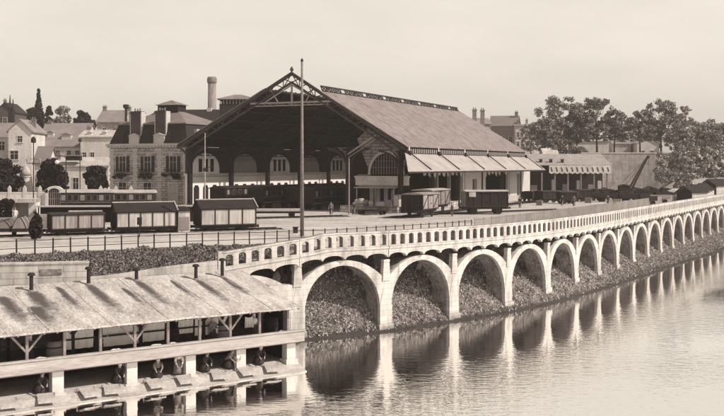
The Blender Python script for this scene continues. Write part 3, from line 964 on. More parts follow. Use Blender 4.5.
house('hill_house', 'grey house with a long ridge behind the mansard building', 110, 262, 27, 10, 140, 122, 110, 'x', STONE, TILE, -0.1, [(-1.5, 1.5, 1, 1.6)], [(-3.2, 5, 1.0, 1.2), (3.4, 5, 1.2, 1.0)])
house('dark_villa', 'dark high-roofed villa with spires at the left edge skyline', 5, 262, 20, 9, 140, 112, 103, 'y', mat('dark_stone', .09), DARKROOF, 0.0, [(0, 4, 1, 1.8)], [(-1.4, 4, .7, 1.0)])
for px_, yt_, lab_ in ((10, 95, 'tall thin spire of the dark villa, left one'), (13, 99, 'shorter thin spire of the dark villa, right one')):
    t = thing('spire', lab_, 'spire', at(px_, 258, zat(123, 258)))
    hgt = zat(yt_, 258) - zat(123, 258)
    m = MB(); m.box(-.35, .35, -.35, .35, -1, hgt*.55); m.build('shaft', DARKROOF, t)
    m = MB(); m.lathe([(.6, hgt*.55), (.3, hgt*.62), (.08, hgt)], n=8); m.build('cap', DARKROOF, t)

# ------------------------------------------------------------------ mansard building
VX, VY = 0.9054, -0.4246                    # across the station; (0.4246, 0.9054) runs along it
HRZ = math.atan2(VY, VX)
mans = thing('mansard_building', 'two-storey station house with dark mansard roof and two broad chimneys', 'building', (-27.65, 158.0, 0), HRZ)
MW, MD = 15.2, 13.0
m = MB(); m.box(-MW, 0, 0, MD, -.3, 9.3); m.build('wall', STONE, mans)
m = MB()
m.box(-MW-.3, .3, -.3, MD+.3, 9.3, 9.55); m.box(-MW-.5, .5, -.5, MD+.5, 9.55, 9.9)
x = -MW-.3
while x < .3:
    m.box(x, x+.22, -.45, -.3, 9.25, 9.55); x += .62
m.box(-MW-.12, .12, -.12, MD+.12, 8.35, 8.5)
m.box(-MW-.15, .15, -.15, MD+.15, 4.55, 4.8); m.build('cornice', QUOIN, mans)
m = MB()
for x in (-MW+.35, -MW+.35+4.75, -MW+.35+9.5, -.35):
    z = 0
    k = 0
    while z < 9.2:
        h_ = .55; ww = .5 if k % 2 else .36
        if z + h_ > 4.55 and z < 4.8: z = 4.8; continue
        m.box(x-ww, x+ww, -.06, .0, z, min(z+h_-.04, 9.2)); z += h_; k += 1
m.build('quoins', QUOIN, mans)
lo = [(-MW-.1, -.1, 9.9), (.1, -.1, 9.9), (.1, MD+.1, 9.9), (-MW-.1, MD+.1, 9.9)]
hi = [(-MW+.95, .95, 13.0), (-.95, .95, 13.0), (-.95, MD-.95, 13.0), (-MW+.95, MD-.95, 13.0)]
m = MB(); m.hexa(lo, hi); mr_ = m.build('mansard', DARKROOF, mans)
m = MB()
m.box(-MW+.7, -.7, .7, MD-.7, 13.0, 13.18)
P = [(-MW+.75, .75, 13.18), (-.75, .75, 13.18), (-.75, MD-.75, 13.18), (-MW+.75, MD-.75, 13.18), (-MW+6.3, MD/2, 15.6), (-6.3, MD/2, 15.6)]
m._a(P, [(0,1,5,4), (1,2,5), (2,3,4,5), (3,0,4), (3,2,1,0)]); m.build('roof', SLATE, mans)
m = MB(); m.box(-9.6, -5.6, MD/2-1.2, MD/2+1.2, 15.0, 16.4); m.build('roof_lantern', WOODD, mans)
m = MB(); m._a([(-10, MD/2-1.6, 16.4), (-5.2, MD/2-1.6, 16.4), (-5.2, MD/2+1.6, 16.4), (-10, MD/2+1.6, 16.4), (-7.6, MD/2, 17.3)], [(0,1,4),(1,2,4),(2,3,4),(3,0,4),(3,2,1,0)]); m.build('lantern_roof', ZINC, mans)
for cx in (-10.3, -5.4):
    m = MB(); m.box(cx-.95, cx+.95, .3, 1.5, 10.2, 15.2); m.box(cx-1.1, cx+1.1, .15, 1.65, 14.8, 15.1)
    c_ = m.build('chimney', mat('chimney_render', .08, .4), mans)
    m = MB(); m.box(cx+.951, cx+1.15, .35, 1.45, 10.2, 15.1); m.box(cx-1.15, cx-.951, .35, 1.45, 10.2, 15.1); m.build('chimney_side', QUOIN, c_)
    m = MB()
    for q in (-.5, 0, .5): m.tube((cx+q, .9, 15.2), (cx+q, .9, 15.6+abs(q)*.2), .14, .11, 6)
    m.build('chimney_pot', BRICK, c_)
    m = MB(); m.box(cx-1.0, cx+1.0, -.12, .3, 9.9, 11.2); m.prism_y([(cx-1.2, 11.2), (cx+1.2, 11.2), (cx, 11.6)], -.2, .4); m.build('dormer', QUOIN, mans)
for cx in (-13.0, -7.85, -2.6):
    w_ = window(mans, cx, 0.1, 10.4, .9, 1.4, IRON)
# side dormer and side windows, turned to the right
m = MB(); m.box(-.55, .1, 2.6, 4.6, 10.4, 12.2); m.build('side_dormer', QUOIN, mans)
m = MB(); m.box(.08, .14, 3.0, 4.2, 10.7, 11.9); m.build('side_pane', GLASS, mans)
for cx in (-12.6, -7.6, -2.6):
    window(mans, cx, -.06, 5.35, 1.25, 2.5, QUOIN, shutters=True)
for cx in (-12.6, -7.6):
    window(mans, cx, -.06, 1.5, 1.5, 2.1, QUOIN)
dr = window(mans, -2.6, -.06, .05, 1.6, 3.5, WHITE, pane=WOODL, name='door')
m = MB()
for k in range(2): m.box(-3.6, -1.6, -1.0-.3*k, -.061-.3*k, .0, .0+.15)
for cx in (-12.6, -7.6, -2.6):
    m2_ = MB(); m2_.box(cx-1.3, cx+1.3, -.75, -.02, 4.85, 5.0)
    for j in range(13): m2_.bar((cx-1.25+j*.208, -.7, 5.0), (cx-1.25+j*.208, -.7, 5.75), .05)
    m2_.bar((cx-1.28, -.7, 5.78), (cx+1.28, -.7, 5.78), .07)
    bc = m2_.build('balcony', IRON, mans)
    r_ = random.Random(int(cx*10)); L = [(cx + r_.uniform(-1.6, 1.6), -.85, 4.75 + r_.uniform(-.35, .3), .32) for _ in range(9)]
    quads_obj('window_box_plants', leaf_cloud(L, 420, .2, int(-cx*7)), LEAFTD, bc)

# roofs and chimneys behind it
t = thing('factory_chimney', 'tall round brick factory stack with a flared top', 'chimney', at(212, 232, 0))
zt = zat(77, 232)
m = MB(); m.lathe([(1.25, 0), (.92, zt-1.6)], n=18); m.build('shaft', BRICK, t, True)
m = MB(); m.lathe([(.92, zt-1.6), (1.15, zt-1.2), (1.15, zt-.4), (.95, zt), (.6, zt)], n=18); m.build('rim', BRICK, t)
t = thing('workshop', 'long dark workshop roof behind the mansard building', 'building', at(196, 214, 0), HRZ*.25)
zr = zat(108, 214)
m = MB(); m.box(-13, 14, 0, 14, 0, zr-3); m.build('wall', mat('dark_stone', .09), t)
m = MB(); m._a([(-13.5, -.5, zr-3.2), (14.5, -.5, zr-3.2), (14.5, 14.5, zr-3.2), (-13.5, 14.5, zr-3.2), (-10, 6, zr), (14, 6, zr)], [(0,1,5,4),(1,2,5),(2,3,4,5),(3,0,4),(3,2,1,0)]); ro = m.build('roof', DARKROOF, t)
for cx in (-7.4, 1.5):
    m = MB(); m.box(cx-.5, cx+.5, 5, 6, zr-1.5, zr+.3 + (1 if cx < 0 else 0)); m.build('chimney', QUOIN, ro)
t = thing('louvred_pavilion', 'low pavilion with a row of posts left of the train hall gable', 'building', at(236, 205, 0), 0)
z0, z1 = zat(104, 205), zat(99.5, 205)
m = MB(); m.box(-3.4, 3.6, 0, 6, 0, z0); m.build('wall', DARKROOF, t)
for j in range(11):
    m = MB(); m.box(-3.3+j*.66, -3.12+j*.66, 0, .2, z0, z1); m.build('post', IRONL, t)
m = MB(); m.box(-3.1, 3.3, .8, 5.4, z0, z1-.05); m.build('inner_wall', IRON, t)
m = MB(); m.box(-3.9, 4.1, -.5, 6.5, z1, z1+.15); m._a([(-3.9,-.5,z1+.15),(4.1,-.5,z1+.15),(4.1,6.5,z1+.15),(-3.9,6.5,z1+.15),(-.6,3,z1+1.2),(.8,3,z1+1.2)], [(0,1,5,4),(1,2,5),(2,3,4,5),(3,0,4),(3,2,1,0)]); m.build('roof', ZINC, t)
t = thing('stove_pipe', 'dark capped flue standing left of the mansard roof', 'chimney', at(126, 200, zat(130, 200)))
m = MB(); m.tube((0,0,-4), (0,0,4.2), .28, .25, 8); m.build('pipe', IRON, t)
m = MB(); m.lathe([(.25, 4.2), (.6, 4.5), (.62, 5.0), (.4, 5.1)], n=10); m.build('cowl', IRON, t)

# ------------------------------------------------------------------ the train hall
hall = thing('train_hall', 'huge dark train hall with an open latticed gable and pale zinc roof', 'train hall', (5.4, 135.0, 0), HRZ)
HL = 57.5
XR, ZR_ = 0.9, 8.75         # right eave
XA, ZA = -16.8, 19.5        # apex
XT, ZT = -12.2, 16.55       # upper edge of the right sheet
XL, ZL = -36.3, 9.3         # left eave
XU, ZU = -21.3, 17.1        # upper edge of the left sheet
def slab(mb, x0, z0, x1, z1, y0, y1, th):
    mb.hexa([(x0, y0, z0), (x1, y0, z1), (x1, y1, z1), (x0, y1, z0)], [(x0, y0, z0+th), (x1, y0, z1+th), (x1, y1, z1+th), (x0, y1, z0+th)])
m = MB(); slab(m, XR, ZR_+.12, XT, ZT+.12, -.6, HL, .14)
k = -.3
rsheet = m.build('roof', ZINC, hall)
m = MB(); slab(m, XR, ZR_-.05, XT, ZT-.05, -.55, HL-.05, .16); m.build('roof_lining', HALLSHADE, hall)
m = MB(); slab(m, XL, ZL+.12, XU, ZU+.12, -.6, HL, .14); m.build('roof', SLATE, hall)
m = MB(); slab(m, XL, ZL-.05, XU, ZU-.05, -.55, HL-.05, .16); m.build('roof_lining', HALLSHADE, hall)
# standing seams are part of the sheet: thin ribs across the slope
m = MB(); y = 0.5
while y < HL - .5:
    m.bar((XR, y, ZR_+.28), (XT, y, ZT+.28), .05, .05); y += 1.9

# trusses
def truss(y, front=False):
    m = MB(); w1 = .42 if front else .2
    dr_ = 1.25
    for (xe, ze, xu, zu) in ((XR-.3, ZR_-.15, XT, ZT-.15), (XL+.3, ZL-.15, XU, ZU-.15)):
        if front: xu, zu = XA, ZA-.1
        m.bar((xe, y, ze), (xu, y, zu), w1, w1)
        sg = 1 if xe > xu else -1
        m.bar((xe-sg*1.2, y, ze-.4), (xu, y, zu-dr_), w1*.75, w1*.6)
        n = 14
        for i in range(n):
            u0, u1 = i/n, (i+1)/n
            a = (xe+(xu-xe)*u0, y, ze+(zu-ze)*u0); b = (xe+(xu-xe)*u1, y, ze+(zu-ze)*u1)
            lo0 = (a[0], y, a[2]-dr_*min(1, u0*4+.1)); lo1 = (b[0], y, b[2]-dr_*min(1, u1*4+.1))
            m.bar(a, lo1, .12); (m.bar(lo0, b, .1) if i % 2 else m.bar(b, lo1, .1))
    o = m.build('truss', IRON if not front else mat('gable_iron', .06, .4), hall)
    m = MB(); k = 1.6 if front else 1
    m.bar((-10.4, y, 15.3), (-23.6, y, 15.3), .16*k); m.bar((-10.9, y, 14.9), (-23.1, y, 14.9), .1*k)
    for j in range(12): m.bar((-10.9-j*1.02, y, 14.9), (-11.4-j*1.02, y, 15.3), .06)
    if front:
        m.bar((XA, y, 14.9), (XA, y, ZA-1.2), .2)
        m.bar((-12.2, y, 15.3), (XA, y, 17.8), .18); m.bar((-21.4, y, 15.3), (XA, y, 17.8), .18)
        m.bar((-14.6, y, 15.3), (-13.4, y, 17.2), .12); m.bar((-19, y, 15.3), (-20.4, y, 17.4), .12)
    else:
        m.bar((XT, y, ZT-.6), (XU, y, ZU-.6), .16)
    m.build('tie', IRONL if front else IRON, o)
for y in (-.35, 11.1, 22.5, 33.9, 45.3, 56.7):
    truss(y, y < 0)
# purlins under the roof
m = MB()
for u in (.05, .2, .36, .52, .68, .84):
    for (x0, z0, x1, z1) in ((XR, ZR_, XT, ZT), (XL, ZL, XU, ZU)):
        m.bar((x0+(x1-x0)*u, 0, z0+(z1-z0)*u-.22), (x0+(x1-x0)*u, HL-.3, z0+(z1-z0)*u-.22), .14, .25)
m.build('purlins', IRON, hall)
# raised lattice along the ridge
m = MB(); y = 0.0; st = 1.5; xr_, zr0, zr1 = XT+.1, ZT+.3, ZT+.95
m.bar((xr_, 0, zr0), (xr_, HL-1, zr0), .14); m.bar((xr_-.25, 0, zr1), (xr_-.25, HL-1, zr1-.1), .2)
i = 0
while y < HL - 1:
    y2 = min(y+st, HL-1)
    if i % 5 != 4:
        m.bar((xr_, y, zr0), (xr_-.25, y2, zr1), .12); m.bar((xr_-.25, y, zr1), (xr_, y2, zr0), .12)
        if i % 3 == 1: m.box(xr_-.3, xr_-.2, y+.1, y2-.2, zr0+.3, zr1-.05)
    m.bar((xr_, y, zr0), (xr_-.25, y, zr1), .12)
    y = y2; i += 1
m.build('ridge_lattice', IRON, hall)
m = MB(); xr_ = XU-.1
m.bar((xr_, 0, ZU+.2), (xr_, HL-1, ZU+.2), .2)
y = 0
while y < HL-2:
    m.box(xr_-.1, xr_+.1, y, y+.2, ZU+.2, ZU+.4); y += st
m.build('ridge_lattice', IRON, hall)
m = MB(); m.lathe([(.25, 0), (.12, .25), (.3, .5), (.05, .95)], (XA, -.35, ZA-.05), 8); m.build('finial', mat('gable_iron', .10), hall)
# lattice columns with curved brackets
def column(x, y, h, sgn=0, pale=False, mats=IRON):
    m = MB(); w_ = .42
    for sx in (-1, 1):
        for sy in (-1, 1):
            m.bar((x+sx*w_/2, y+sy*w_/2, 0), (x+sx*w_/2, y+sy*w_/2, h), .17)
    z = .6; k = 0
    while z < h - .6:
        s_ = 1 if k % 2 else -1
        for yy in (y-w_/2, y+w_/2): m.bar((x-s_*w_/2, yy, z), (x+s_*w_/2, yy, z+.7), .06)
        for xx in (x-w_/2, x+w_/2): m.bar((xx, y-s_*w_/2, z), (xx, y+s_*w_/2, z+.7), .06)
        z += .7; k += 1
    m.box(x-.4, x+.4, y-.4, y+.4, 0, .6); m.box(x-.34, x+.34, y-.34, y+.34, h-.3, h)
    for d in ((1, 0), (-1, 0), (0, 1), (0, -1)):
        if sgn and d[0] == sgn: continue
        R_ = 2.9
        prev = None
        for j in range(7):
            a = math.pi/2*j/6
            q = (x + d[0]*(.2+R_*(1-math.cos(a))), y + d[1]*(.2+R_*(1-math.cos(a))), h-.3-R_+R_*math.sin(a))
            if prev: m.bar(prev, q, .24)
            prev = q
        for u in (.35, .65):
            zz = h-.3-R_*u*.7; rr = R_*(1-u)*.42
            m.bar((x+d[0]*.2, y+d[1]*.2, zz), (x+d[0]*(rr+.2), y+d[1]*(rr+.2), zz+.3), .08)
        m.bar((x, y, h-.15), (x+d[0]*3.4, y+d[1]*3.4, h-.15), .16)
    return m.build('column', mats, hall)
for y in (0, 11.4, 22.8, 34.2, 45.6, 57):
    column(-.2, y, 8.6, 1)
    column(-34.4, y, 9.3, -1)
column(-8.0, 0, 8.9)
# longitudinal lattice beam on both column rows
for x, h in ((-.2, 8.3), (-34.4, 9.0)):
    m = MB(); m.bar((x, 0, h), (x, HL-.5, h), .2, .3); m.bar((x, 0, h-1.1), (x, HL-.5, h-1.1), .14)
    y = 0
    while y < HL-1.5:
        m.bar((x, y, h), (x, y+.95, h-1.1), .07); m.bar((x, y+.95, h-1.1), (x, y+1.9, h), .07); y += 1.9
    m.build('lattice_beam', IRON, hall)
# far gable boarded above and the dark end screen
m = MB(); m._a([(-35.5, HL-.4, 0), (0, HL-.4, 0), (0, HL-.4, 8.6), (XT, HL-.4, ZT-.1), (XU, HL-.4, ZU-.1), (-35.5, HL-.4, 9.4)], [(0,1,2,3,4,5)])
m._a([(-35.5, HL-.1, 0), (0, HL-.1, 0), (0, HL-.1, 8.6), (XT, HL-.1, ZT-.1), (XU, HL-.1, ZU-.1), (-35.5, HL-.1, 9.4)], [(5,4,3,2,1,0)])
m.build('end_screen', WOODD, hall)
# right side: eave gutter band, canopy, side wall bays
m = MB(); m.box(XR-.35, XR-.02, -.3, HL-.3, ZR_-.75, ZR_-.1); m.build('gutter', IRON, hall)
m = MB(); y = .8
m.box(XR-.02, XR+.05, 0, .25, ZR_-.7, ZR_-.15); gb = m.build('gutter_bracket', IRONL, hall); gb.location.y = .8
y = 1.6
while y < HL-1:
    g2 = gb.copy(); C.objects.link(g2); g2.parent = hall; g2.location.y = y; y += .8
cz1, cz0, cw = 8.0, 5.55, 4.3
m = MB(); A0, A1 = (XR-.3, -.4, cz1), (XR-.3, 60, cz1); B0, B1 = (cw, -8.2, cz0), (cw, 58.5, cz0)
m.hexa([B0, B1, A1, A0], [(p[0], p[1], p[2]+.09) for p in (B0, B1, A1, A0)]); m.build('canopy', mat('canopy_sheet', .36, .25, .5, 6, rough=.7), hall)
m = MB(); m.bar((cw+.02, -8.2, cz0-.08), (cw+.02, 58.5, cz0-.08), .12, .22); m.bar((XR-.3, -.4, cz1-.1), (cw, -8.2, cz0-.1), .12); m.build('canopy_edge', IRON, hall)
for y in (0.2, 11.4, 22.8, 34.2, 45.6, 57):
    m = MB(); m.bar((XR+.1, y, 8.15), (cw-.1, y, cz0+.25), .13); m.box(XR-.02, XR+.3, y-.22, y+.22, 7.75, 8.35); m.build('canopy_strut', IRON, hall)
    m = MB(); m.box(XR-.05, XR+.1, y-.14, y+.14, 8.3, 8.9); m.build('strut_base', WHITE, hall)
# canopy valance seen against the dark bays
m = MB(); y = 14.0
m.build('x', IRON, hall) if False else None
wl = mat('painted_panel', .50, .1, .8)
for (y0, y1, z0_, z1_) in ((25.8, 29.4, 0, 5.9), (29.4, 31.6, 4.2, 5.9), (29.4, 31.6, 0, 1.4), (31.6, 35.6, 0, 5.9), (50.0, 54.6, 0, 5.9), (54.6, 56.6, 4.9, 5.9), (56.6, 63.4, 0, 5.9)):
    m = MB(); m.box(-.55, .0, y0, y1, z0_, z1_); m.build('side_panel', wl, hall)
m = MB(); m.box(-.9, -.6, 25.8, 35.6, 0, 6.2); m.box(-.9, -.6, 49.8, 63.4, 0, 6.2); m.build('inner_partition', WOODD, hall)
for (y0, y1) in ((8.0, 25.6), (35.8, 49.8)):
    y = y0; m = MB()
    while y < y1 - 1.6:
        m.prism_x([(y+.1, 5.8), (y+1.8, 5.8), (y+1.4, 4.7 + .25*math.sin(y)), (y+.6, 4.9)], -.3, -.22); y += 1.95
    m.build('window_blind', CLOTH, hall)
for (y0, y1) in ((24.8, 25.6), (35.7, 36.3), (49.2, 49.8), (13.5, 14.0), (18.8, 19.2)):
    m = MB(); m.box(-.5, -.05, y0, y1, 0, 6.0); m.build('post', wl if y0 > 20 else IRONL, hall)
m = MB(); m.box(-7, -6.6, 5, HL-.5, 0, 7.8); m.build('back_partition', HALLSHADE, hall)
# aisle end wall with its lunette
m = MB(); n = 18; xc, zc, rx, rz_ = -3.55, 5.1, 2.45, 3.0
arc_i = [(xc - rx*math.cos(math.pi*k/n), zc + rz_*math.sin(math.pi*k/n)) for k in range(n+1)]
out = []
for k in range(n+1):
    x = xc - 3.6*math.cos(math.pi*k/n)
    a = math.pi*k/n
    xx = -8.0 + (7.6)*k/n
    top = ZR_ - .45 + (XR - xx)*.585 - 1.0
    out.append((xx, max(5.2, top if xx > -6.4 else top - (-6.4-xx)*1.5)))
V = []; F = []
for yy in (2.8, 3.2):
    V += [(x, yy, z) for x, z in arc_i] + [(x, yy, z) for x, z in out]
N = n+1
for k in range(n):
    F += [(k, k+1, N+k+1, N+k), (2*N+k, 3*N+k, 3*N+k+1, 2*N+k+1), (k, 2*N+k, 2*N+k+1, k+1), (N+k, N+k+1, 3*N+k+1, 3*N+k)]
m._a(V, F); m.box(-8.0, -6.0, 2.8, 3.2, 4.7, 5.1); m.box(-1.1, -.4, 2.8, 3.2, 4.7, 5.1)
m.build('aisle_wall', brick_mat('banded_brick', .30, .12, 1.2, .45, .05, .18), hall)
m = MB()
for k in range(n):
    (xa, za), (xb, zb) = arc_i[k], arc_i[k+1]
    ca = lambda x, z, q: (xc+(x-xc)*q, zc+(z-zc)*q)
    (a1x, a1z), (b1x, b1z) = ca(xa, za, 1.13), ca(xb, zb, 1.13)
    m._a([(xa,2.7,za),(xb,2.7,zb),(b1x,2.7,b1z),(a1x,2.7,a1z),(xa,2.79,za),(xb,2.79,zb),(b1x,2.79,b1z),(a1x,2.79,a1z)], [(0,1,2,3),(3,2,6,7),(0,4,5,1)])
m.build('arch_moulding', QUOIN, hall)
m = MB(); m.prism_y(arc_i, 3.0, 3.1); lun = m.build('lunette', WOODD, hall)
m = MB()
for j in range(1, 12):
    x = xc - rx + 2*rx*j/12; h_ = rz_*math.sqrt(1-((x-xc)/rx)**2); m.bar((x, 2.95, zc), (x, 2.95, zc+h_), .07)
for q in (1.0, 1.9): m.bar((xc-rx*.9, 2.95, zc+q), (xc+rx*.9, 2.95, zc+q), .05)
m.build('glazing_bars', IRONL, lun)
m = MB(); m.box(-8.2, -.3, 2.5, 3.3, 4.25, 4.7); m.box(-8.3, -.2, 2.35, 3.4, 4.7, 4.9); m.box(-8.2, -.3, 2.6, 3.3, 3.6, 4.249); m.build('aisle_cornice', WHITE, hall)
m = MB(); m.box(-7.6, -.4, 3.3, 3.6, 0.9, 3.6); m.build('aisle_back', WOODD, hall)
m = MB()
for x in (-5.9, -4.9, -3.7): m.box(x-.28, x+.28, 3.0, 3.28, .9, 3.5)
m.box(-2.9, -2.5, 3.0, 3.28, .9, 3.0); m.build('aisle_panel', WOODL, hall)
m = MB(); m.hexa([(-7.4, .3, 3.25), (-1.0, .3, 3.25), (-1.0, 2.6, 3.55), (-7.4, 2.6, 3.55)], [(-7.4, .3, 3.33), (-1.0, .3, 3.33), (-1.0, 2.6, 3.63), (-7.4, 2.6, 3.63)])
for x in (-7.0, -4.2, -1.4): m.bar((x, .5, .9), (x, .5, 3.25), .1)
m.build('porch_roof', WOODL, hall)
m = MB(); m.bar((-8.0, -.3, 7.9), (-3.7, -.3, 10.5), .26, .22); m.bar((-8.0, -.3, 7.4), (-3.7, -.3, 10.0), .1); m.build('bracket', IRONL, hall)
# platforms
pl = thing('platform', 'low stone platform under the right-hand aisle', 'platform', (5.4, 135.0, 0), HRZ)
m = MB(); m.box(-8.6, -.0, -1.5, 60, 0, .9); m.build('curb', STONE, pl)
pl = thing('platform', 'long low platform beside the station wall inside the hall', 'platform', (5.4, 135.0, 0), HRZ)
m = MB(); m.box(-35.2, -31.5, -2, 56, 0, .5); m.build('curb', STONE, pl)

# station building seen through the open gable
stn = thing('station_building', 'white arcaded station front seen inside the dark train hall', 'building', (5.4, 135.0, 0), HRZ)
XW = -35.6
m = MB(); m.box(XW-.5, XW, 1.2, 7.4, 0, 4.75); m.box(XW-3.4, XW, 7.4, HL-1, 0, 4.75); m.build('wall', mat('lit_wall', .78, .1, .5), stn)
m = MB(); m.box(XW-.5, XW, 1.2, 7.4, 5.15, 9.0); m.box(XW-3.4, XW, 7.4, HL-1, 5.15, 9.0); m.build('upper_wall', mat('shaded_wall', .04, .3), stn)  # upper wall coloured dark for shade, the lower one bright for sunlight
m = MB(); m.box(XW-.7, XW+.3, 1.1, HL-.9, 4.75, 5.15); m.build('cornice', WHITE, stn)
grey = mat('lunette_plaster', .30, .12, .6)
for i, y0 in enumerate((0, 11.4, 22.8, 34.2, 45.6)):
    yc = y0 + 5.9; hw = 3.7
    pts = [(yc-hw, 5.15), (yc+hw, 5.15)] + [(yc+hw*math.cos(math.pi*k/10), 6.0+2.3*math.sin(math.pi*k/10)) for k in range(11)]
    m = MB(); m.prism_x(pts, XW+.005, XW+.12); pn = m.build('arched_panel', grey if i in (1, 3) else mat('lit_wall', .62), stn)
    if i not in (1, 3):
        m = MB()
        for q in (-1.6, 0, 1.6): m.box(XW+.121, XW+.16, yc+q-.45, yc+q+.45, 5.4, 7.4)
        m.build('window', GLASS, pn)
    for q in (-2.5, 0, 2.5):
        m = MB(); m.prism_x([(yc+q-.7, .5), (yc+q+.7, .5), (yc+q+.7, 2.9), (yc+q+.4, 3.35), (yc+q-.4, 3.35), (yc+q-.7, 2.9)], XW+.005, XW+.06)
        m.build('doorway', WOODD, stn)

# ------------------------------------------------------------------ rolling stock
def wheels(t, xs, g=.75, r=.48, m_=IRON):
    for x in xs:
        for sg in (-1, 1):
            m = MB(); m.tube((x, sg*g, r), (x, sg*(g+.12), r), r, r, 14)
            for k in range(4):
                a = math.pi*k/4; m.bar((x-r*.85*math.cos(a), sg*(g+.13), r-r*.85*math.sin(a)), (x+r*.85*math.cos(a), sg*(g+.13), r+r*.85*math.sin(a)), .05)
            m.build('wheel', m_, t)
def van(label, loc, rz, L_, W_=2.5, H_=3.1, body=WOODM, endm=WOODD, frame=IRON, roofm=DARKROOF, roof='arc', group='goods wagons', panels=4, floor=1.0, name='covered_wagon', door=True, rise=.3, whl=True):
    """local x along the wagon; the long side at -y faces the camera"""
    t = thing(name, label, 'wagon', loc, rz, group)
    m = MB(); m.box(-L_/2, L_/2, -W_/2, W_/2, floor, H_-.25); m.build('body', body, t)
    m = MB(); m.box(-L_/2-.02, -L_/2-.0, -W_/2, W_/2, floor, H_-.25) if roof != 'gable' else m.prism_x([(-W_/2, floor), (W_/2, floor), (W_/2, H_-.25), (0, H_-.25+rise), (-W_/2, H_-.25)], -L_/2-.03, -L_/2)
    m.build('end_boards', endm, t)
    m = MB(); m.box(L_/2, L_/2+.02, -W_/2, W_/2, floor, H_-.25)
    m.build('end_boards', endm, t)
    m = MB()
    for k in range(panels+1):
        x = -L_/2 + L_*k/panels
        m.box(x-.05, x+.05, -W_/2-.06, -W_/2+.0, floor, H_-.27); m.box(x-.05, x+.05, W_/2, W_/2+.06, floor, H_-.27)
    m.box(-L_/2, L_/2, -W_/2-.05, -W_/2, floor-.02, floor+.1); m.box(-L_/2, L_/2, -W_/2-.05, -W_/2, H_-.38, H_-.27)
    for sy in (-.8, 0, .8): m.box(-L_/2-.08, -L_/2-.021, sy-.05, sy+.05, floor, H_-.3); m.box(L_/2+.021, L_/2+.08, sy-.05, sy+.05, floor, H_-.3)
    if roof == 'arc' and H_ > 2.9:
        for k in (0, panels-1):
            xa, xb = -L_/2 + L_*k/panels, -L_/2 + L_*(k+1)/panels
            m.bar((xa, -W_/2-.04, floor+.1), (xb, -W_/2-.04, H_-.4), .07)
        m.box(-L_*.16, L_*.16, -W_/2-.12, -W_/2-.07, H_-.45, H_-.38); m.box(-.05, .25, -W_/2-.12, -W_/2-.07, 1.7, 1.78)
        for q_ in range(4): m.box(L_/2-.9, L_/2-.55, -W_/2-.10, -W_/2-.06, 1.2+.35*q_, 1.24+.35*q_)
    m.build('framing', frame, t)
    m = MB()
    if roof == 'arc':
        pts = [(-W_/2-.12 + (W_+.24)*k/8, H_-.25 + rise*math.sin(math.pi*k/8)) for k in range(9)]
        m.prism_x(pts + [(W_/2+.12, H_-.33), (-W_/2-.12, H_-.33)], -L_/2-.12, L_/2+.12)
    else:
        for sg in (-1, 1):
            a = [(-L_/2-.15, sg*(W_/2+.15), H_-.3), (L_/2+.15, sg*(W_/2+.15), H_-.3), (L_/2+.15, 0, H_-.25+rise), (-L_/2-.15, 0, H_-.25+rise)]
            m.hexa(a, [(p[0], p[1], p[2]+.07) for p in a])
    ro = m.build('roof', roofm, t)
    if roof == 'gable':
        m = MB(); m.box(-L_/2-.17, L_/2+.17, -.09, .09, H_-.25+rise+.05, H_-.25+rise+.14)
        m.bar((L_/2+.17, 0, H_-.1+rise), (L_/2+.17, -W_/2-.15, H_-.2), .09); m.build('ridge_board', WOODL, ro)
    m = MB(); m.box(-L_/2-.1, L_/2+.1, -W_/2+.3, -W_/2+.45, floor-.3, floor-.021); m.box(-L_/2-.1, L_/2+.1, W_/2-.45, W_/2-.3, floor-.3, floor-.021)
    for sx in (-1, 1):
        for sy in (-.8, .8): m.tube((sx*(L_/2+.1), sy, floor-.15), (sx*(L_/2+.45), sy, floor-.15), .1, .16, 8)
    m.build('underframe', IRON, t)
    if whl: wheels(t, (-L_*.3, L_*.3), .8)
    return t
UZ = math.atan2(0.9054, 0.4246)      # along the station
# left row, roofs pitched
A = math.atan2(9.0, 18.4)
def row_at(px):
    k = (px - 362) / 1000
    # line from (-28.8, 89.4) to (-10.4, 98.4)
    s_ = (k*89.4 + 28.8) / (18.4 - k*9.0); return Vector((-28.8 + 18.4*s_, 89.4 + 9.0*s_, 0))
def rowvan(label, pa, pb, **k):
    a, b = row_at(pa), row_at(pb)
    n = Vector((-math.sin(A), math.cos(A), 0)) * 1.3
    return van(label, (a+b)/2 + n, A, (b-a).length, **k)
GL = 'wagons in the row behind the left fence'
PALE = brick_mat('wagon_panel', .46, .34, .17, 6, .008, .10)
PALE2 = brick_mat('wagon_panel_worn', .33, .2, .17, 6, .010, .22)
rowvan('pale panelled wagon with pitched dark roof at the right end of the left row', 201.5, 256, H_=2.45, roof='gable', rise=.75, body=PALE, panels=4, floor=.55, group=GL)
rowvan('pale panelled wagon with pitched dark roof in the middle of the left row', 117, 176, H_=2.3, roof='gable', rise=.75, body=PALE, panels=5, floor=.55, group=GL)
rowvan('worn panelled wagon with flat dark roof at the left end of the row', 52, 104.5, H_=2.2, roof='arc', rise=.12, body=PALE2, panels=4, floor=.55, group=GL)
a, b = row_at(178.5), row_at(190)
t = thing('lineside_hut', 'low pale hut with a dark boarded door between two left wagons', 'hut', (a+b)/2 + Vector((-math.sin(A), math.cos(A), 0))*.9, A)
L_ = (b-a).length
m = MB(); m.box(-L_/2, L_/2, -.9, .9, 0, 2.0); m.build('wall', PALE, t)
m = MB(); m.box(-L_/2+.1, L_/2-.1, -.95, -.9, .2, 1.45); m.build('door', WOODM, t)
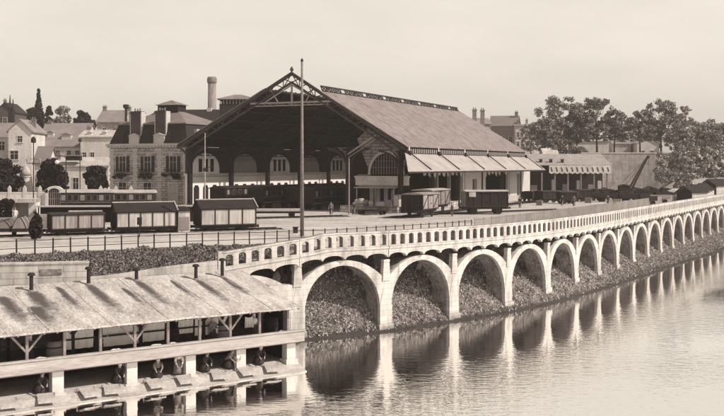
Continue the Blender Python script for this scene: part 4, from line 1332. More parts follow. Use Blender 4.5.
m = MB(); m.hexa([(-L_/2-.1, -1.05, 2.0), (L_/2+.1, -1.05, 2.0), (L_/2+.1, 1.05, 2.3), (-L_/2-.1, 1.05, 2.3)], [(-L_/2-.1, -1.05, 2.1), (L_/2+.1, -1.05, 2.1), (L_/2+.1, 1.05, 2.4), (-L_/2-.1, 1.05, 2.4)]); m.build('roof', WOODD, t)
# signal disc in front of the middle wagon
t = thing('signal_board', 'small dark signal board on a post in front of the middle left wagon', 'signal', at(139.5, 88.5, 0))
m = MB(); m.bar((0, 0, 0), (0, 0, 1.3), .07); m.build('post', IRON, t)
m = MB(); m.box(-.2, .2, -.1, .1, 1.1, 1.75); m.build('lamp_box', IRON, t)
# tarpaulined carts far left
for px_, lab in ((22, 'tarpaulined cart with a pale arched cover next to the dark pointed shrub'), (6.5, 'lower dark cart with a ribbed cover at the left edge')):
    t = thing('tilt_cart', lab, 'cart', at(px_, 90, 0), .15, 'covered carts at the far left')
    hh = 1.35 if px_ > 10 else .95
    m = MB(); pts = [(-.62 + 1.24*k/10, .75 + hh*.75*math.sin(math.pi*k/10)) for k in range(11)]
    m.prism_y(pts, -1.3, 1.3); m.build('cover', PALE2 if px_ > 10 else WOODM, t)
    m = MB(); m.box(-.66, .66, -1.35, 1.35, .45, .749); m.build('tray', WOODD, t)
    for sg in (-1, 1):
        m = MB(); m.tube((sg*.7, 0, .5), (sg*.8, 0, .5), .5, .5, 14); m.build('wheel', IRON, t)
    m = MB()
    for yy in (-1.31, -.6, 0, .6, 1.31):
        pr = None
        for x, z in pts:
            if pr: m.bar(pr, (x, yy, z+.03), .05)
            pr = (x, yy, z+.03)
    m.build('hoops', IRON, t)

# vans on the right
van('dark-ended covered wagon standing nearest in front of the canopy', at(412.8, 121.0, 0) + Vector((.42*2.6, .905*2.6, 0)), UZ, 5.2, 2.6, 3.15, body=PALE2, endm=WOODD, roofm=IRONL, rise=.18, panels=3)
van('pale-roofed covered wagon half hidden behind the nearest one', at(421, 133.0, 0) + Vector((1.6, 3.2, 0)), UZ, 7.0, 2.7, 3.35, body=WOODM, endm=WOODD, roofm=WOODL, rise=.15, panels=4)
v3 = van('long dark covered wagon with a pale right end by the side platform', at(484.5, 131.0, 0), R(8), 5.6, 2.5, 3.3, body=WOODD, endm=PALE, roofm=WOODL, rise=.14, panels=5)
m = MB(); m.box(-2.4, -1.5, -1.33, -1.25, 2.3, 2.95); m.build('placard', PALE, v3)

# passenger coaches
def coach(label, loc, rz, L_, H_=3.3, body=mat('coach_paint', .02, .3), roofm=WOODL, nwin=8, group='passenger coaches'):
    t = thing('passenger_coach', label, 'coach', loc, rz, group)
    m = MB(); m.box(-L_/2, L_/2, -1.35, 1.35, .95, H_-.3); m.build('body', body, t)
    m = MB(); pts = [(-1.5 + 3*k/8, H_-.3 + .32*math.sin(math.pi*k/8)) for k in range(9)]
    m.prism_x(pts + [(1.5, H_-.4), (-1.5, H_-.4)], -L_/2-.15, L_/2+.15); m.build('roof', roofm, t)
    for k in range(nwin):
        x = -L_/2 + L_*(k+.5)/nwin
        m = MB(); m.box(x-.33, x+.33, -1.40, -1.351, 1.95, 2.75); f = m.build('window', mat('coach_trim', .14, .2), t)
        m = MB(); m.box(x-.24, x+.24, -1.42, -1.401, 2.03, 2.68); m.build('pane', GLASS if k % 3 else mat('pale_blind', .25), f)
    m = MB(); m.box(-L_/2, L_/2, -1.39, -1.352, 1.75, 1.81); m.box(-L_/2, L_/2, -1.43, -1.352, .95, 1.03); m.build('trim', IRONL, t)
    wheels(t, (-L_*.36, -L_*.28, L_*.28, L_*.36), .78, .46)
    m = MB(); m.box(-L_/2, L_/2, -1.1, -.95, .7, .949); m.build('underframe', IRON, t)
    return t
coach('dark coach with small pale-framed windows behind the left wagons', at(88, 126, 0), .05, 6.2, 3.35, nwin=8)
coach('dark coach coupled on the right in front of the mansard building', at(133, 128, 0), .05, 5.4, 3.25, nwin=7)
for (x, y, L2, lab) in ((-11.5, 16, 16, 'dark coach on the inner track beside the aisle'), (-19.5, 14, 18, 'dark coach on the middle track under the gable'), (-27, 24, 22, 'dark coach on the left track near the station front'), (-30.5, 8, 13, 'dark coach nearest the left column of the hall'), (-23.5, 7, 12, 'dark coach second from the left under the gable'), (-15, 6.5, 12, 'dark coach standing in the middle of the hall mouth')):
    p = Vector((5.4 + VX*x + .4246*y, 135 + VY*x + .9054*y, 0))
    coach(lab, p, UZ, L2, 3.3, roofm=DARKROOF, nwin=8, group='coaches inside the train hall')
# an open low wagon on the hall's frontage
t = thing('flat_wagon', 'long low flat wagon lying across the mouth of the train hall', 'wagon', at(277, 122.5, 0), R(3))
m = MB(); m.box(-4.6, 3.2, -1.1, 1.1, .8, 1.05); m.build('deck', WOODL, t)
m = MB(); m.box(-4.6, 3.2, -1.05, 1.05, .55, .799); m.build('underframe', WOODD, t)
wheels(t, (-3, 1.8), .7, .4)

# ------------------------------------------------------------------ people
BODY_CACHE = {}
def body_mesh(pose):
    """one continuous skinned body, facing -y, feet (or knees) at z = 0"""
    if pose in BODY_CACHE: return BODY_CACHE[pose]
    V, E, RAD = [], [], []
    def v(p, r_, par=None):
        V.append(p); RAD.append(r_)
        if par is not None: E.append((par, len(V)-1))
        return len(V)-1
    if pose == 'kneel':
        pel = v((0, .18, .48), .15); wa = v((0, .05, .62), .125, pel); chs = v((0, -.18, .82), .15, wa); nk = v((0, -.30, .95), .055, chs)
        hips = [((sx*.10, .10, .38), (sx*.13, -.18, .10), (sx*.12, .25, .06), (sx*.12, .34, .04)) for sx in (-1, 1)]
        hd = (0, -.36, 1.04)
        arms = [((sx*.19, -.22, .88), (sx*.24, -.42, .66), (sx*(.13 if sx > 0 else .17), -.66, .50)) for sx in (-1, 1)]
    elif pose == 'bend':
        pel = v((0, .10, .88), .15); wa = v((0, -.02, 1.00), .125, pel); chs = v((0, -.26, 1.12), .15, wa); nk = v((0, -.42, 1.18), .055, chs)
        hips = [((sx*.10, .08, .80), (sx*.11, -.02, .46), (sx*.11, .06, .08), (sx*.11, -.10, .04)) for sx in (-1, 1)]
        hd = (0, -.52, 1.22)
        arms = [((sx*.19, -.28, 1.12), (sx*.22, -.36, .84), (sx*.14, -.50, .62)) for sx in (-1, 1)]
    else:
        pel = v((0, 0, .92), .14); wa = v((0, 0, 1.08), .12, pel); chs = v((0, .01, 1.30), .15, wa); nk = v((0, 0, 1.45), .055, chs)
        st = .10 if pose == 'walk' else 0
        hips = [((sx*.10, 0, .84), (sx*.11, -sx*st-.02, .48), (sx*.12, -sx*st*.6+.03, .08), (sx*.12, -sx*st*.6-.13, .04)) for sx in (-1, 1)]
        hd = (0, -.02, 1.55)
        if pose == 'carry': arms = [((sx*.20, .01, 1.38), (sx*.25, .02, 1.10), (sx*.15, -.25, 1.08)) for sx in (-1, 1)]
        else: arms = [((sx*.20, .01, 1.38), (sx*.26, .03+sx*st, 1.10), (sx*.25, -.08+sx*st*1.5, .86)) for sx in (-1, 1)]
    hx, hy, hz = hd
    h1 = v((hx, hy, hz), .085, nk); h2 = v((hx, hy+.01, hz+.10), .088, h1); v((hx, hy-.095, hz+.045), .016, h1)
    for sx in (-1, 1): v((hx+sx*.085, hy+.01, hz+.05), .018, h1)
    for hp, kn, an, toe in hips:
        a = v(hp, .095, pel); b = v(kn, .062, a); c = v(an, .042, b); v(toe, .035, c)
    for k, (sh, el, wr) in enumerate(arms):
        a = v(sh, .062, chs); b = v(el, .042, a); c = v(wr, .028, b)
        d = (Vector(wr)-Vector(el)).normalized(); side = Vector((1, 0, 0)); side = (side - d*side.dot(d)).normalized()
        palm = Vector(wr) + d*.055; pi = v(tuple(palm), .030, c)
        curl = Vector((0, -.3, -.6))
        for j, (o, ln) in enumerate(((-.028, .055), (-.010, .068), (.010, .064), (.028, .05))):
            f1 = palm + side*o + d*(.03 + ln*.5); f2 = f1 + (d + curl*.6).normalized()*ln*.5
            q = v(tuple(f1), .009, pi); v(tuple(f2), .008, q)
        sg = 1 if k == 0 else -1
        t1 = palm + side*sg*.04 + d*.005; q = v(tuple(t1), .010, pi); v(tuple(t1 + side*sg*.012 + d*.035), .009, q)
    me = bpy.data.meshes.new('person_body'); me.from_pydata([tuple(p) for p in V], E, [])
    o = bpy.data.objects.new('person_source', me); C.objects.link(o)
    md = o.modifiers.new('skin', 'SKIN'); md.use_smooth_shade = True
    for i, r_ in enumerate(RAD):
        sv = me.skin_vertices[0].data[i]; sv.radius = (r_, r_); sv.use_root = (i == 0)
    ms = o.modifiers.new('sub', 'SUBSURF'); ms.levels = 1; ms.render_levels = 1
    dg = bpy.context.evaluated_depsgraph_get()
    fin = bpy.data.meshes.new_from_object(o.evaluated_get(dg)); fin.materials.clear(); fin.materials.append(SKIN)
    for p in fin.polygons: p.use_smooth = True
    bpy.data.objects.remove(o)
    BODY_CACHE[pose] = (fin, hd)
    return BODY_CACHE[pose]

def person(label, loc, rz, pose='stand', dress='skirt', top=CLOTHD, low=CLOTHD, scarf=CLOTH, group=None):
    fin, hd = body_mesh(pose)
    t = thing('person', label, 'person', loc, rz, group)
    b = bpy.data.objects.new('body', fin); C.objects.link(b); b.parent = t
    hx, hy, hz = hd
    m = MB()
    if pose == 'kneel':
        m.lathe([(.34, 0), (.36, .08), (.30, .28), (.17, .55)], (0, .12, 0), 14, 1, 1.15); m.build('skirt', low, t, True)
        m = MB(); prof = [((0, .16, .50), .185), ((0, .05, .62), .16), ((0, -.12, .78), .19), ((0, -.22, .88), .19), ((0, -.29, .94), .08)]
    elif pose == 'bend':
        m.lathe([(.30, .06), (.28, .3), (.22, .65), (.17, .9)], (0, .05, 0), 14); m.build('skirt', low, t, True)
        m = MB(); prof = [((0, .10, .90), .18), ((0, -.04, 1.01), .155), ((0, -.20, 1.10), .185), ((0, -.32, 1.15), .18), ((0, -.40, 1.18), .08)]
    else:
        if dress == 'skirt': m.lathe([(.30, .05), (.27, .3), (.21, .7), (.15, 1.02)], (0, 0, 0), 14); m.build('skirt', low, t, True)
        else:
            for sx in (-1, 1):
                m.tube((sx*.10, 0, .90), (sx*.11, -.02, .48), .115, .085, 10, False); m.tube((sx*.11, -.02, .48), (sx*.12, .02, .08), .085, .07, 10, False)
            m.build('trousers', low, t, True)
        m = MB(); prof = [((0, 0, .86), .185), ((0, 0, 1.06), .155), ((0, .01, 1.25), .19), ((0, .01, 1.38), .18), ((0, 0, 1.45), .075)]
    n = 12; Vv = []
    ax = (Vector(prof[-1][0]) - Vector(prof[0][0])).normalized(); up = Vector((1, 0, 0)); w2 = ax.cross(up).normalized()
    for c, r_ in prof:
        for k in range(n):
            a = 2*math.pi*k/n; Vv.append(Vector(c) + up*(r_*1.12*math.cos(a)) + w2*(r_*.82*math.sin(a)))
    m._a(Vv, [(i*n+k, i*n+(k+1)%n, (i+1)*n+(k+1)%n, (i+1)*n+k) for i in range(len(prof)-1) for k in range(n)])
    sh_el = {'kneel': ((.19, -.22, .88), (.24, -.42, .66), (.17, -.60, .54)), 'bend': ((.19, -.28, 1.12), (.22, -.36, .84), (.16, -.45, .69)), 'carry': ((.20, .01, 1.38), (.25, .02, 1.10), (.18, -.17, 1.085))}.get(pose, ((.20, .01, 1.38), (.26, .03, 1.10), (.252, -.03, .94)))
    for sx in (-1, 1):
        a_, b_, c_ = [Vector((sx*q_[0], q_[1] + (sx*.10 if pose == 'walk' and q_[2] < 1.2 else 0), q_[2])) for q_ in sh_el]
        m.tube(tuple(a_), tuple(b_), .085, .068, 8); m.tube(tuple(b_), tuple(c_), .068, .045, 8)
    m.build('blouse' if dress == 'skirt' else 'jacket', top, t, True)
    m = MB()
    if dress == 'skirt': m.lathe([(.10, -.02), (.118, .04), (.105, .12), (.05, .185)], (hx, hy+.03, hz), 12); m.build('headscarf', scarf, t, True)
    else: m.lathe([(.13, .10), (.10, .115), (.095, .17), (.04, .19)], (hx, hy, hz), 12); m.build('cap', scarf, t, True)
    return t

# ------------------------------------------------------------------ the wash-house on the river
WZ = math.atan2(10.6, 14.8)
WH = Vector((-4.3, 63.4, 0))
def wloc(x, y, z=0):
    c, s_ = math.cos(WZ), math.sin(WZ)
    return Vector((WH.x + c*x - s_*y, WH.y + s_*x + c*y, z))
wash = thing('wash_house', 'open two-level wash-house with a pale weathered lean-to roof over the river', 'wash-house', tuple(WH), WZ)
LX = -30.0
def roofz(y): return -2.58 + (y + .45) * 0.215
# roof: a slightly uneven sheet, cut by the river-side eave
ROOFM = mat('weathered_roof', .50, v2=.24, scale=.8, fine=7, rough=.95, bump=.35, stretch=(1.3, .45, 1))
m = MB(); nx, ny = 90, 16
xs = [LX + (0.25 - LX)*i/nx for i in range(nx+1)]; ys = [-.45 + 7.75*j/ny for j in range(ny+1)]
V = []
for x in xs:
    for y in ys:
        V.append((x, y, roofz(y) + .05*noise.noise(Vector((x*.45, y*.6, 0))) + .02*noise.noise(Vector((x*2, y*2, 4)))))
N1 = len(V)
V += [(a, b, c-.09) for a, b, c in V]
F = []
q = ny+1
for i in range(nx):
    for j in range(ny):
        k = i*q+j
        F += [(k, k+q, k+q+1, k+1), (N1+k, N1+k+1, N1+k+q+1, N1+k+q)]
for i in range(nx):
    k = i*q; F += [(k, N1+k, N1+k+q, k+q)]; k = i*q+ny; F += [(k, k+q, N1+k+q, N1+k)]
for j in range(ny):
    F += [(j, j+1, N1+j+1, N1+j)]; k = nx*q+j; F += [(k, N1+k, N1+k+1, k+1)]
m._a(V, F); wroof = m.build('roof', ROOFM, wash)
m = MB(); x = LX
while x < .2: m.bar((x, -.42, roofz(-.42)-.14), (x, 7.0, roofz(7.0)-.14), .09, .1); x += .7
m.build('rafters', WOODM, wash)
m = MB(); m.bar((LX, .2, -2.72), (.2, .2, -2.72), .16, .18); m.bar((LX, 3.6, -2.0), (.2, 3.6, -2.0), .16, .18); m.build('wall_plate', WOODM, wash)
m = MB(); x = LX + .4
while x < .2:
    pr = None
    for j in range(9):
        yy = -.45 + 7.7*j/8
        q_ = (x, yy, roofz(yy) + .05*noise.noise(Vector((x*.45, yy*.6, 0))) + .02*noise.noise(Vector((x*2, yy*2, 4))) + .008)
        if pr: m.bar(pr, q_, .05, .03)
        pr = q_
    x += 3.47
m.build('roof_laps', ROOFM, wroof)
# soot below each flue: stains with a shape of their own
def stain_material():
    m = bpy.data.materials.new('soot_stain'); m.use_nodes = True
    t = m.node_tree; b = t.nodes['Principled BSDF']; b.inputs['Base Color'].default_value = tone(.08); b.inputs['Roughness'].default_value = .95
    tc = t.nodes.new('ShaderNodeTexCoord'); sp = t.nodes.new('ShaderNodeSeparateXYZ'); t.links.new(tc.outputs['Generated'], sp.inputs[0])
    def mth(op, a, b_, c=None):
        n_ = t.nodes.new('ShaderNodeMath'); n_.operation = op
        for i_, val in enumerate((a, b_, c)):
            if val is None: continue
            if isinstance(val, (int, float)): n_.inputs[i_].default_value = val
            else: t.links.new(val, n_.inputs[i_])
        return n_.outputs[0]
    x = mth('ABSOLUTE', mth('SUBTRACT', sp.outputs[0], .5), 0)
    wid = mth('MULTIPLY_ADD', mth('SUBTRACT', 1.0, sp.outputs[1]), .30, .18)
    fx = mth('SUBTRACT', 1.0, mth('DIVIDE', x, wid))
    fy = mth('MULTIPLY', mth('MULTIPLY', sp.outputs[1], 1.25), mth('MINIMUM', mth('MULTIPLY', mth('SUBTRACT', 1.0, sp.outputs[1]), 7), 1))
    e = mth('MULTIPLY', mth('MAXIMUM', fx, 0), fy)
    nz = t.nodes.new('ShaderNodeTexNoise'); nz.inputs['Scale'].default_value = 2.2; nz.inputs['Detail'].default_value = 8; nz.inputs['Roughness'].default_value = .75
    t.links.new(tc.outputs['Object'], nz.inputs['Vector'])
    al = mth('MULTIPLY', mth('SUBTRACT', mth('ADD', e, nz.outputs[0]), .60), 1.5)
    cl = t.nodes.new('ShaderNodeClamp'); cl.inputs['Max'].default_value = .8; t.links.new(al, cl.inputs[0]); t.links.new(mth('MULTIPLY', cl.outputs[0], mth('MINIMUM', mth('MULTIPLY', e, 6), 1)), b.inputs['Alpha'])
    return m
STAIN = stain_material()
XST = [(-13.0, 6.6, 4.6, 1.2), (-16.6, 5.8, 5.5, 2.4), (-18.2, 5.0, 5.0, 2.2), (-9.2, 5.6, 4.2, 1.0), (-5.6, 6.4, 4.2, .9), (-15.4, 3.6, 4.0, 2.6), (-20.5, 5.5, 5, 2.2)]
for i, (x, y, hh) in enumerate(((-14.7, 6.0, 1.05), (-11.0, 6.5, 1.05), (-7.8, 6.6, .75), (-3.9, 6.0, .95), (-1.9, 6.1, 1.2), (-18.6, 6.1, 1.0), (-23, 6.2, 1.0))):
    ends = ('pipe with a long dark soot streak, second flue from the left edge', 'iron flue on the roof right of the pale block wall', 'short iron flue behind the middle of the wash-house roof', 'iron flue standing where the ramp balustrade begins', 'rightmost iron flue, in front of the ramp balustrade', 'iron flue outside the left edge', 'farthest left iron flue')
    if i > 4: continue
    lab = ('leftmost iron flue on the wash-house roof', 'iron flue just behind the right end of the pale block wall', 'short iron flue between the block wall and the ramp end', 'iron flue just left of where the balustrade begins', 'rightmost iron flue, standing in front of the balustrade')[i]
    t = thing('roof_flue', lab, 'flue', tuple(wloc(x, y, roofz(y)-.1)), WZ, 'iron flues on the wash-house roof')
    m = MB(); m.tube((0, 0, 0), (0, 0, hh), .12, .11, 10); m.build('pipe', IRON, t)
    m = MB(); m.lathe([(.13, hh-.02), (.23, hh+.0), (.23, hh+.1), (.14, hh+.17)], n=10)
    m.build('cowl', IRON, t)
    m = MB(); m.lathe([(.24, .02), (.2, .14), (.13, .2)], n=10); m.build('flashing', WOODM, t)
    ln = (5.4, 6.2, 5.6, 5.6, 4.6)[i]; wd_ = (2.8, 2.0, 1.8, 1.5, 1.3)[i]
    m = MB(); kx = 10
    for a in range(kx):
        for b in range(4):
            y0, y1 = y+.2-ln*a/kx, y+.2-ln*(a+1)/kx; x0, x1 = x-wd_/2+wd_*b/4, x-wd_/2+wd_*(b+1)/4
            g = lambda xx, yy: (xx, yy, roofz(yy) + .05*noise.noise(Vector((xx*.45, yy*.6, 0))) + .02*noise.noise(Vector((xx*2, yy*2, 4))) + .02)
            m.quad(g(x0, y1), g(x1, y1), g(x1, y0), g(x0, y0))
    m.build('soot_stain', STAIN, wroof)
for x, y, ln, wd_ in XST:
    m = MB(); kx = 10
    g = lambda xx, yy: (xx, yy, roofz(yy) + .05*noise.noise(Vector((xx*.45, yy*.6, 0))) + .02*noise.noise(Vector((xx*2, yy*2, 4))) + .026)
    for a in range(kx):
        for b in range(4):
            y0, y1 = y-ln*a/kx, y-ln*(a+1)/kx; x0, x1 = x-wd_/2+wd_*b/4, x-wd_/2+wd_*(b+1)/4
            m.quad(g(x0, y1), g(x1, y1), g(x1, y0), g(x0, y0))
    m.build('damp_streak', STAIN, wroof)
# floors, beam, walls
m = MB(); m.box(LX, .5, .15, 7.2, -4.95, -4.75); m.build('upper_floor', WOODM, wash)
m = MB(); m.box(LX, .75, -.05, .13, -4.86, -4.18); m.build('parapet_beam', mat('beam_timber', .36, .25, .8, 8, stretch=(.3, 1, 3)), wash)
m = MB(); m.box(LX, .78, -.14, .22, -4.18, -4.12); m.build('hand_rail', WOODL, wash)
m = MB(); m.box(LX, .3, 7.0, 7.25, -8, roofz(7)-.1); m.build('back_wall', mat('dim_plaster', .35, .3), wash)
m = MB(); m.box(LX, .3, 4.6, 4.8, -7.5, -4.96); m.build('lower_wall', WOODD, wash)
m = MB(); m.box(-.1, .3, 1.2, 7.2, -7.5, -2.5); m.build('end_wall', WOODD, wash)
m = MB(); m.box(-13.5, -6.2, 4.2, 4.3, -4.7, -2.3); m.build('partition', WOODD, wash)
for k in range(15):
    x = -.35 - 2.05*k
    m = MB(); m.bar((x, .22, -4.75), (x, .22, -2.7), .15)
    yb = k % 3 == 2
    if yb:
        for sg in (-1, 1): m.bar((x, .22, -3.75), (x+sg*.85, .22, -2.78), .11)
    m.build('post', WOODM, wash)
    if k % 2 == 0:
        m = MB(); m.bar((x, 3.6, -4.75), (x, 3.6, -2.0), .16); m.bar((x, 3.6, -3.2), (x+.7, 3.6, -2.1), .1); m.bar((x, 3.6, -3.2), (x-.7, 3.6, -2.1), .1); m.build('inner_post', WOODD, wash)
PILL = mat('pillar_render', .55, .15, 1)
for x in (.0, -3.6, -7.0, -10.7, -15.0, -19.2, -23.4):
    m = MB(); m.box(x-.32, x+.32, .35, .95, -6.7, -4.951); m.box(x-.42, x+.42, .25, 1.05, -6.7, -6.0 if x > -1 else -6.2); m.build('pillar', PILL, wash)
# stone ledge where the women kneel
m = MB(); nx = 60; V = []; F = []
prof = [(-1.0, -7.6), (-.75, -6.66), (-.3, -6.56), (.3, -6.28), (1.1, -6.12), (4.7, -6.08), (4.7, -7.6)]
for i in range(nx+1):
    x = LX + (.55-LX)*i/nx
    for j, (y, z) in enumerate(prof):
        wv = .12*noise.noise(Vector((x*.7, j, 0))) if 0 < j < 4 else 0
        V.append((x, y + wv*2.2, z + wv*.35))
q = len(prof)
F = [(i*q+j, (i+1)*q+j, (i+1)*q+j+1, i*q+j+1) for i in range(nx) for j in range(q-1)] + [tuple(range(q)), tuple(range(nx*q, nx*q+q))[::-1]]
m._a(V, F); m.build('ledge', mat('wet_ledge', .42, .25, .8, 6, rough=.6, bump=.3), wash)
# washing boards, each with cloth
def px_on_ledge(px, y):
    k = (px-362)/1000; c, s_ = math.cos(WZ), math.sin(WZ)
    # WH.x + c x - s y = k (WH.y + s x + c y)
    return (k*(WH.y + c*y) - WH.x + s_*y) / (c - k*s_)
bl = ['washing board at the left edge of the ledge', 'washing board between the left edge and the first white pillar', 'wide washing board right of the leftmost white pillar', 'washing board in the dark gap beside the second pillar', 'washing board right of the second white pillar', 'washing board just left of the third white pillar', 'broad washing board right of the third pillar', 'washing board in the middle of the rightmost bay', 'washing board near the right end of the ledge']
for px_, lab in zip((8, 46, 89, 112, 155, 185, 219, 246, 272), bl):
    x = px_on_ledge(px_, -.1)
    t = thing('washing_board', lab, 'washing board', tuple(wloc(x, -.1, -6.42)), WZ + random.uniform(-.25, .25), 'washing boards along the ledge')
    m = MB(); m.hexa([(-.48, -.5, 0), (.48, -.5, 0), (.42, .45, .3), (-.42, .45, .3)], [(-.48, -.5, .05), (.48, -.5, .05), (.42, .45, .35), (-.42, .45, .35)]); m.build('board', WOODL, t)
    m = MB()
    for sx in (-.5, .5): m.bar((sx, .45, -.2), (sx, .45, .34), .07)
    m.build('leg', WOODM, t)
ppl = [(118, 'kneel', CLOTHD, CLOTH, 'washerwoman in dark clothes kneeling left of the second pillar'),
       (178, 'bend', CLOTH, CLOTHM, 'woman in a pale blouse bending over the ledge left of the third pillar'),
       (157, 'kneel', CLOTHM, CLOTH, 'kneeling washerwoman in grey behind the board right of the second pillar'),
       (205, 'kneel', CLOTHD, CLOTHM, 'kneeling washerwoman in dark blouse just right of the third pillar'),
       (229, 'kneel', CLOTHM, CLOTHM, 'kneeling washerwoman in grey blouse and scarf in the rightmost bay, left of the middle'),
       (236, 'bend', CLOTHM, CLOTH, 'bending woman with a pale scarf in the middle of the rightmost bay'),
       (259, 'kneel', CLOTHD, CLOTH, 'washerwoman with a white scarf kneeling nearest the right end'),
       (40, 'kneel', CLOTHD, CLOTHM, 'kneeling washerwoman left of the leftmost white pillar')]
for px_, pose, top, sc_, lab in ppl:
    yy = .85; x = px_on_ledge(px_, yy)
    person(lab, tuple(wloc(x, yy, -6.13)), WZ + random.uniform(-.3, .3), pose, 'skirt', top, CLOTHD if top != CLOTH else CLOTHM, sc_, 'washerwomen on the lower ledge')
for px_, top, lab in ((213, CLOTHM, 'woman standing behind the rail left of the right bay'), (254, CLOTH, 'woman in a white blouse behind the rail near the right end'), (30, CLOTHD, 'dark figure on the upper floor at the left')):
    x = px_on_ledge(px_, 1.4)
    person(lab, tuple(wloc(x, 1.4, -4.75)), WZ + .3, 'carry', 'skirt', top, CLOTHD, CLOTH, 'women on the upper floor')
# laundry hung and bundled on the upper floor
def sheet_cloth(label, px, y, w_, z0, z1, sag=.08, m_=CLOTH):
    x = px_on_ledge(px, y); m = MB(); nx = 10; V = []; F = []
    for th in (0, .015):
        for i in range(nx+1):
            xx = -w_/2 + w_*i/nx
            for j in range(5):
                zz = z1 + (z0-z1)*j/4 - sag*math.sin(math.pi*i/nx)*(1-j/4)
                V.append((xx, .06*math.sin(i*1.9+j*.4)*(j/4) + th, zz))
    N = (nx+1)*5
    for i in range(nx):
        for j in range(4):
            k = i*5+j; F += [(k, k+5, k+6, k+1), (N+k, N+k+1, N+k+6, N+k+5)]
    m._a(V, F); o = m.build('hanging_laundry', m_)
    o.location = wloc(x, y, 0); o.rotation_euler = (0, 0, WZ)
    tag(o, label, 'laundry', 'white laundry hung in the wash-house')
for a in (('white sheet hung at the left of the upper floor', 80, 1.7, 1.6, -4.1, -2.9), ('wide white sheet between the two leftmost braced posts', 124, 1.9, 2.6, -4.2, -2.9), ('white sheet hung in the middle of the upper floor', 150, 1.8, 1.9, -4.15, -2.85),
          ('narrow white sheet left of the third braced post', 186, 1.8, 1.0, -3.9, -2.8), ('white sheet right of the middle post', 207, 1.7, 1.6, -4.1, -2.85), ('small white garment hung in the right bay', 249, 1.2, .55, -3.85, -3.15),):
    sheet_cloth(*a)
for i, (px_, w_, lab) in enumerate(((116, .8, 'heap of white washing by the rail, left'), (157, .9, 'heap of white washing by the rail in the middle'), (173, .5, 'small heap of white washing on the rail'), (282, .45, 'white bundle standing by the rail at the right end'), (42, .7, 'pale bundle behind the rail near the left edge'))):
    x = px_on_ledge(px_, .5); m = MB(); r_ = random.Random(i)
    prof = [(w_*.42, -.12), (w_*.46, .06), (w_*.33, .17), (w_*.15, .22)]
    m.lathe(prof, (0, 0, 0), 11, 1.2, .7)
    m.v = [(a+r_.uniform(-.04, .04), b+r_.uniform(-.04, .04), c+r_.uniform(-.03, .03)) for a, b, c in m.v]
    o = m.build('washing_bundle', CLOTH); o.location = wloc(x, .55, -4.4 + .02); o.rotation_euler = (0, 0, WZ); o.location.z = -4.35
    tag(o, lab, 'laundry', 'bundles of washing along the rail')
    tb = MB(); tb.box(-w_*.8, w_*.8, -.25, .3, -4.75, -4.351); b2 = tb.build('wash_table', WOODD); b2.location = wloc(x, .58, 0); b2.rotation_euler = (0, 0, WZ)
    tag(b2, 'low dark bench under the ' + lab.split(' by ')[0].split(' on ')[0].split(' behind ')[0] + ' ' + ('at left', 'at middle', 'beside it', 'at right end', 'at far left')[i], 'bench')

for px_, y_, w_, h_, mm, lab in ((96, 2.4, .55, 1.3, WOODD, 'big dark boiler on the upper floor left of the second braced post'), (172, 2.2, .5, 1.2, WOODD, 'dark boiler on the upper floor beside the braced middle post'), (222, 2.0, .5, 1.1, WOODM, 'grey tub standing on the upper floor left of the right braced post'), (272, 1.6, .4, 1.3, WOODD, 'dark barrel in the dim right corner of the upper floor'), (54, 1.8, .45, 1.2, WOODM, 'grey barrel on the upper floor near the left edge'), (143, 2.6, .4, 1.5, WOODD, 'tall dark churn at the middle of the upper floor')):
    x = px_on_ledge(px_, y_); t = thing('wash_tub', lab, 'tub', tuple(wloc(x, y_, -4.75)), WZ, 'boilers and tubs on the upper floor')
    m = MB(); m.lathe([(w_*.85, 0), (w_, h_*.4), (w_*.95, h_)], n=14); m.build('staves', mm, t, True)
    m = MB(); m.lathe([(w_*1.0, h_*.7), (w_*1.02, h_*.76)], n=14); m.build('hoop', IRON, t)
for k in range(7):
    x = -1.4 - 4.1*k; m = MB(); m.bar((x, 1.7, -4.75), (x, 1.7, -2.35), .17); m.bar((x, 1.7, -3.3), (x-.8, 1.7, -2.4), .1); m.bar((x, 1.7, -3.3), (x+.8, 1.7, -2.4), .1); m.bar((x-2.0, 1.7, -3.55), (x+2.0, 1.7, -3.55), .09)
    m.build('inner_brace', WOODD, wash)

# pale block wall behind the roof at the left
t = thing('block_wall', 'low pale block wall above the wash-house roof at the left', 'wall', tuple(at(88, 63.5, 0)), R(12))
m = MB(); m.box(-7.5, 0, 0, .7, -2.0, .12); m.build('masonry', brick_mat('pale_blocks', .50, .30, 1.5, .38, .02, .1), t)
m = MB(); m.box(-7.5, .04, -.05, .75, .121, .22); m.build('coping', LIME, t)
m = MB(); m.box(-2.9, -1.6, -.06, -.001, -.55, -.2); m.build('ledge_stone', LIME_D, t)

# ------------------------------------------------------------------ poles and lamps
t = thing('tall_pole', 'very tall bare wooden pole rising in front of the train hall', 'pole', tuple(at(302, 90, 0)))
m = MB(); m.tube((0, 0, 0), (0, 0, 15.7), .19, .10, 10); m.build('shaft', mat('pole_wood', .20, .3), t, True)
m = MB(); m.lathe([(.12, 15.7), (.14, 15.8), (.03, 16.0)], n=8); m.build('cap', IRON, t)
t = thing('thin_mast', 'slender mast with a small cross arm left of the train hall', 'pole', tuple(at(205, 112, 0)))
m = MB(); m.tube((0, 0, 0), (0, 0, 10.0), .09, .05, 8); m.build('shaft', mat('grey_paint', .35), t)
m = MB(); m.bar((-.05, 0, 5.9), (.75, 0, 6.3), .06); m.tube((0, -.12, 5.9), (0, .12, 5.9), .22, .22, 10); m.build('arm', IRON, t)
t = thing('yard_post', 'grey post standing in the yard in front of the aisle wall', 'pole', tuple(at(349, 131, 0)))
m = MB(); m.tube((0, 0, 0), (0, 0, 7.3), .11, .07, 8); m.build('shaft', IRONL, t)
